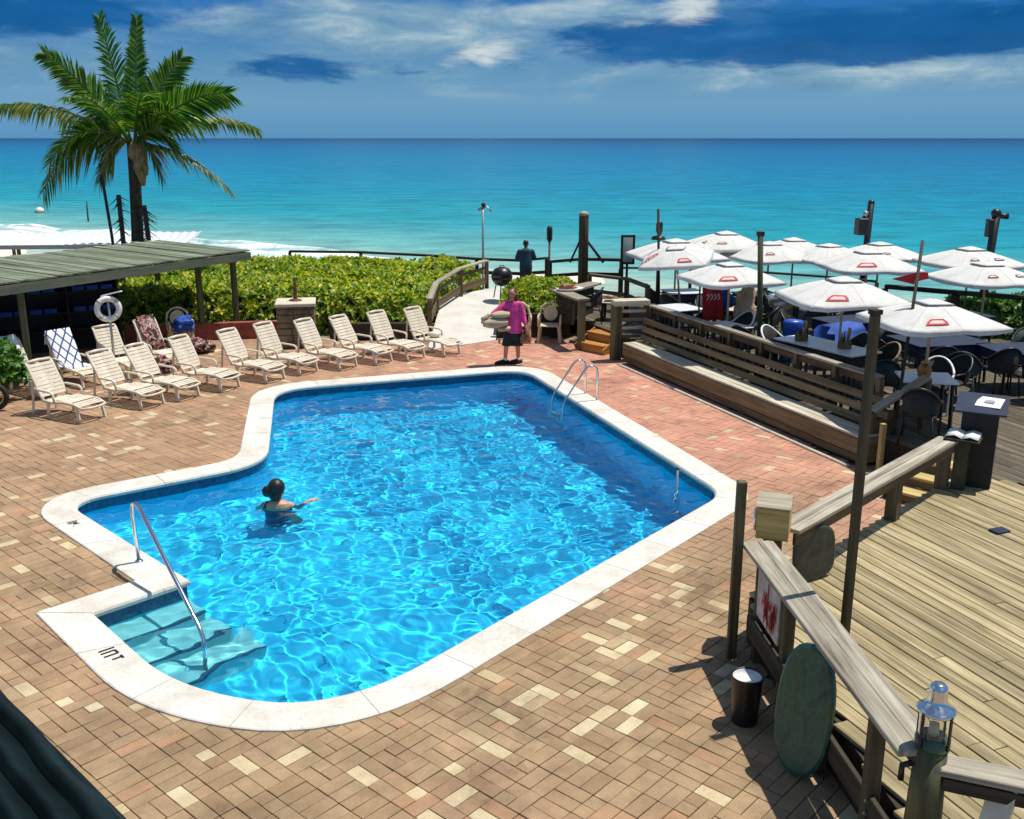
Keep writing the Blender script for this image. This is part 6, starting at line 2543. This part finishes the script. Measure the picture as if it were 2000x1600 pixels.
def torso(mb, levels, n=16, c=(0, 0)):
    """levels: z, half width (x), half depth (y), centre x, centre y"""
    mb.loft([[Vector((cx + w * math.cos(2 * math.pi * k / n), cy + d * math.sin(2 * math.pi * k / n), z)) for k in range(n)] for z, w, d, cx, cy in levels])


def hand(mb, wrist, d, palm_n, side, curl=.5, s=1.0):
    """palm with four fingers and a thumb; d = pointing direction"""
    d, pn = Vector(d).normalized(), Vector(palm_n).normalized()
    ac = d.cross(pn).normalized() * side
    w = Vector(wrist)
    limb(mb, [w, w + d * .045 * s, w + d * .085 * s], [.024 * s, .03 * s, .03 * s], 8)
    for i, (o, L) in enumerate(((-.030, .068), (-.010, .078), (.010, .074), (.030, .058))):
        b = w + d * .085 * s + ac * o * s
        k1 = b + (d * math.cos(curl * .5) + pn * math.sin(curl * .5)) * L * .5 * s
        k2 = k1 + (d * math.cos(curl * 1.4) + pn * math.sin(curl * 1.4)) * L * .5 * s
        limb(mb, [b, k1, k2], [.0095 * s, .009 * s, .008 * s], 6)
    b = w + d * .03 * s - ac * .028 * s
    k1 = b + (d * .6 - ac * .8).normalized() * .035 * s
    limb(mb, [b, k1, k1 + (d * .9 + pn * .4 - ac * .2).normalized() * .03 * s], [.012 * s, .011 * s, .009 * s], 6)


def head(mb, c, f, s=1.0):
    """head with nose, brow, chin, ears; f = facing direction"""
    f = Vector(f).normalized()
    sd = f.cross(Vector((0, 0, 1))).normalized()
    c = Vector(c)
    mb.sphere(c, (.078 * s, .092 * s, .112 * s), 14, 10)
    mb.sphere(c + f * .03 * s + Vector((0, 0, -.055 * s)), .062 * s, 10, 8)
    mb.sphere(c + f * .098 * s + Vector((0, 0, -.018 * s)), (.016 * s, .016 * s, .022 * s), 8, 6)
    mb.sphere(c + f * .08 * s + Vector((0, 0, -.068 * s)), .022 * s, 8, 6)
    for q in (-1, 1):
        mb.sphere(c + sd * q * .08 * s - f * .01, (.018 * s, .02 * s, .03 * s), 8, 6)


def face_bits(parent, c, f, s=1.0):
    f = Vector(f).normalized()
    sd = f.cross(Vector((0, 0, 1))).normalized()
    c = Vector(c)
    for q in (-1, 1):
        MB().sphere(c + f * .084 * s + sd * q * .032 * s + Vector((0, 0, .008 * s)), .011 * s, 8, 6).build('eye', 'mark_black', parent, True)
    MB().tube([c + f * .092 * s + sd * q * .022 * s + Vector((0, 0, -.058 * s)) for q in (-1, 0, 1)], .005 * s, 6).build('mouth', 'brick_red', parent, True)


def build_woman():
    t = thing('person', 'person in a bright pink top, black shorts and black shoes beside the pool', 'person', (0.0, 21.5, 0.0))
    # local: x right in the picture, -y towards the viewer
    H = (0.0, -.02, 1.55)
    f = (-.35, -.93, -.05)
    b = MB()
    head(b, H, f)
    limb(b, [(0.005, 0, 1.46), (0.01, .01, 1.36)], [.052, .06])
    torso(b, [(1.36, .12, .08, .01, .01), (1.25, .15, .10, .01, .01), (1.05, .13, .095, .01, .01), (.92, .15, .11, .01, .01), (.80, .16, .115, .01, .01), (.74, .13, .10, .01, .01)])
    for (hx, kx, ax, ay, fy) in ((-.09, -.12, -.15, -.03, -.02), (.10, .12, .14, .03, .03)):
        limb(b, [(hx, .0, .80), (kx, ay * .5 - .02, .47), (ax, ay + .02, .10)], [.085, .058, .040])
        limb(b, [(ax, ay + .02, .10), (ax, ay + .02, .05), (ax - .12, ay - .06, .04)], [.04, .042, .035])
    # arms: one reaches down over the bundle, the other hangs holding the bag
    limb(b, [(-.15, .0, 1.32), (-.36, -.08, 1.16), (-.54, -.16, 1.06)], [.052, .042, .032])
    limb(b, [(.17, .0, 1.32), (.25, -.02, 1.04), (.31, -.10, .80)], [.052, .042, .030])
    hand(b, (-.55, -.165, 1.055), (-.75, -.15, -.65), (-.2, .6, -.8), 1, .8)
    hand(b, (.315, -.10, .79), (.15, -.25, -.95), (-.8, .2, 0), -1, 1.2)
    skinned('body', b, 'skin_red', t, .0105, 4)
    s = MB()
    torso(s, [(1.395, .085, .07, .01, .01), (1.37, .15, .085, .01, .01), (1.33, .185, .10, .01, .01), (1.20, .185, .125, .01, .005), (1.02, .175, .125, .015, .0), (.88, .195, .14, .02, .0), (.76, .205, .15, .03, .0), (.70, .20, .15, .05, .0)], 20)
    limb(s, [(-.15, .0, 1.32), (-.34, -.07, 1.175)], [.072, .066])
    limb(s, [(-.34, -.07, 1.175), (-.40, -.10, 1.14)], [.066, .056])
    limb(s, [(.17, .0, 1.32), (.245, -.02, 1.06), (.28, -.07, .93)], [.072, .064, .052])
    skinned('top', s, 'pink_cloth', t, .014, 5)
    k = MB()
    torso(k, [(.84, .17, .12, .01, 0), (.72, .19, .14, .01, 0), (.60, .20, .145, .01, 0), (.56, .19, .13, .01, 0)])
    for sx in (-1, 1):
        k.loft([[Vector((.01 + sx * .09 + (.105 + .01 * i) * math.cos(2 * math.pi * q / 14) + sx * .005 * i, .0 + (.115 + .006 * i) * math.sin(2 * math.pi * q / 14), .64 - .075 * i)) for q in range(14)] for i in range(4)])
    skinned('shorts', k, 'black_cloth', t, .014, 4)
    for (ax, ay) in ((-.15, -.01), (.14, .05)):
        m = MB()
        limb(m, [(ax, ay, .13), (ax, ay, .07)], [.046, .048], 10)
        m.build('sock', 'white_cloth', t, True)
        m = MB()
        limb(m, [(ax + .05, ay + .02, .045), (ax - .03, ay - .02, .055), (ax - .15, ay - .08, .042), (ax - .20, ay - .10, .035)], [.045, .055, .048, .036], 10)
        for v in range(len(m.v)):
            if m.v[v][2] < 0.004:
                m.v[v] = (m.v[v][0], m.v[v][1], 0.004)
        m.build('shoe', 'black_cloth', t, True)
    h = MB()
    h.sphere((0.012, .018, 1.575), (.094, .10, .108), 14, 10)
    h.sphere((0.03, .05, 1.48), (.085, .07, .12), 12, 8)
    limb(h, [(.085, .0, 1.55), (.095, -.01, 1.42)], [.03, .03], 8)
    limb(h, [(-.075, -.0, 1.56), (-.075, .0, 1.45)], [.026, .026], 8)
    skinned('hair', h, 'hair_brown', t, .012, 3)
    face_bits(t, H, f)
    # folded mat held under the arm
    w = Vector((0.0, 21.5, 0.0))
    m = MB()
    for (z, x0, x1, ry, rz_, y) in ((1.10, -.46, -.06, .16, .085, -.12), (.93, -.64, -.10, .19, .115, -.14), (.80, -.32, -.04, .15, .06, -.13)):
        L = x1 - x0
        rings = []
        for i in range(9):
            u = i / 8
            s_ = math.sin(math.pi * (.08 + .84 * u)) ** .45
            rings.append([Vector((x0 + L * u, y + ry * s_ * math.cos(2 * math.pi * q / 14), z + .03 * u + rz_ * s_ * math.sin(2 * math.pi * q / 14))) for q in range(14)])
        m.loft(rings)
    limb(m, [(-.60, -.13, .97), (-.63, -.13, 1.03), (-.52, -.13, 1.10)], [.06, .055, .05], 8)
    o = m.build('folded_mat', 'tan_cloth', None, True)
    o.location = w
    o.rotation_euler = (0, 0, R(4))
    tag(o, 'thick tan mat folded in three, held under the arm of the person in pink', 'mat')
    g = thing('handbag', 'brown leather handbag with straps hanging from the hand of the person in pink', 'handbag', (0.29, 21.38, 0.48))
    m = MB()
    m.loft([[Vector((.12 * s_ * math.cos(2 * math.pi * q / 14), .06 * s_ * math.sin(2 * math.pi * q / 14), z)) for q in range(14)] for z, s_ in ((0, .75), (.03, 1.0), (.14, .95), (.2, .7))])
    m.build('bag_body', 'bag_leather', g, True)
    for s_ in (-1, 1):
        MB().tube([(-.07, s_ * .04, .17), (-.04, s_ * .03, .28), (.02, s_ * .02, .31), (.06, s_ * .03, .27), (.08, s_ * .04, .17)], .009, 6).build('strap', 'bag_leather', g, True)
    # beach tote standing beside the shoes
    return t


build_woman()


def build_swimmer():
    c = Vector((-3.28, 13.10, WATER_Z - .055))
    t = thing('person', 'swimmer with dark hair seen from behind in the pool, one arm stretched right', 'person', tuple(c))
    b = MB()
    head(b, (0.02, .04, .30), (.75, .65, -.1), .98)
    limb(b, [(.01, .02, .22), (.0, .0, .12)], [.055, .07])
    torso(b, [(.14, .10, .075, 0, 0), (.11, .17, .10, 0, 0), (.02, .205, .12, 0, 0), (-.15, .19, .13, 0, 0), (-.35, .16, .125, 0, 0), (-.50, .18, .13, 0, 0), (-.60, .15, .12, 0, 0)])
    limb(b, [(.18, .02, .06), (.28, .03, -.03), (.42, .16, .075)], [.055, .042, .030])
    limb(b, [(-.19, .02, .05), (-.30, .12, -.16), (-.22, .34, -.22)], [.055, .042, .030])
    hand(b, (.425, .165, .078), (.8, .6, .0), (0, 0, -1), 1, .3)
    hand(b, (-.215, .345, -.22), (.5, .85, 0), (0, 0, -1), -1, .3)
    limb(b, [(-.09, .02, -.56), (-.11, .32, -.58), (-.11, .36, -.92)], [.085, .06, .045])
    limb(b, [(.09, .02, -.56), (.11, .34, -.55), (.12, .38, -.90)], [.085, .06, .045])
    skinned('body', b, 'skin', t, .011, 4)
    s = MB()
    torso(s, [(-.005, .205, .125, 0, 0), (-.05, .215, .13, 0, 0), (-.15, .20, .14, 0, 0), (-.35, .17, .135, 0, 0), (-.50, .19, .14, 0, 0), (-.66, .15, .12, 0, 0)], 18)
    skinned('swimsuit', s, 'swimsuit', t, .013, 3)
    MB().tube([(-.16, -.075, .05), (-.13, -.03, .125), (-.11, .05, .10)], .02, 8).build('strap', 'swimsuit', t, True)
    h = MB()
    h.sphere((.0, .02, .33), (.12, .122, .125), 14, 10)
    h.sphere((-.005, -.04, .23), (.09, .07, .09), 12, 8)
    h.sphere((-.13, .01, .27), (.072, .07, .085), 12, 8)
    h.sphere((-.06, -.02, .28), (.09, .08, .09), 12, 8)
    skinned('hair', h, 'hair_dark', t, .011, 3)
    face_bits(t, (0.02, .04, .30), (.75, .65, -.1), .98)


build_swimmer()


def build_man():
    t = thing('person', 'person in navy seen from behind leaning on the beach railing', 'person', (0.42, 30.45, 0.14))
    b = MB()
    head(b, (0.0, .14, 1.56), (.1, 1, -.25))
    limb(b, [(0, .10, 1.47), (0, .06, 1.38)], [.055, .065])
    torso(b, [(1.38, .13, .09, 0, .05), (1.2, .17, .11, 0, .04), (.98, .15, .10, 0, 0), (.86, .16, .11, 0, 0), (.80, .13, .1, 0, 0)])
    for s in (-1, 1):
        limb(b, [(s * .09, 0, .84), (s * .10, .02, .48), (s * .11, -.02, .09)], [.09, .062, .045])
        limb(b, [(s * .11, -.02, .06), (s * .12, .14, .04)], [.045, .036])
        limb(b, [(s * .19, .05, 1.34), (s * .27, .12, 1.12), (s * .12, .36, 1.10)], [.055, .046, .032])
        hand(b, (s * .115, .365, 1.10), (-s * .8, .5, 0), (0, 0, -1), s, .7)
    skinned('body', b, 'skin_dark', t, .012, 3)
    s_ = MB()
    torso(s_, [(1.43, .09, .08, 0, .06), (1.40, .16, .10, 0, .05), (1.36, .205, .115, 0, .05), (1.2, .21, .13, 0, .04), (.98, .19, .125, 0, .0), (.80, .20, .13, 0, 0)], 18)
    for s in (-1, 1):
        limb(s_, [(s * .19, .05, 1.34), (s * .265, .11, 1.14)], [.078, .07])
    skinned('shirt', s_, 'teal_shirt', t, .014, 4)
    k = MB()
    torso(k, [(.88, .185, .125, 0, 0), (.74, .19, .13, 0, 0), (.66, .18, .12, 0, 0)])
    for s in (-1, 1):
        limb(k, [(s * .09, 0, .76), (s * .105, .02, .40)], [.10, .085])
    skinned('shorts', k, 'navy_cloth', t, .014, 4)
    h = MB()
    h.sphere((0, .125, 1.60), (.086, .095, .09), 12, 8)
    skinned('hair', h, 'hair_dark', t, .012, 2)
    face_bits(t, (0.0, .14, 1.56), (.1, 1, -.25))


build_man()
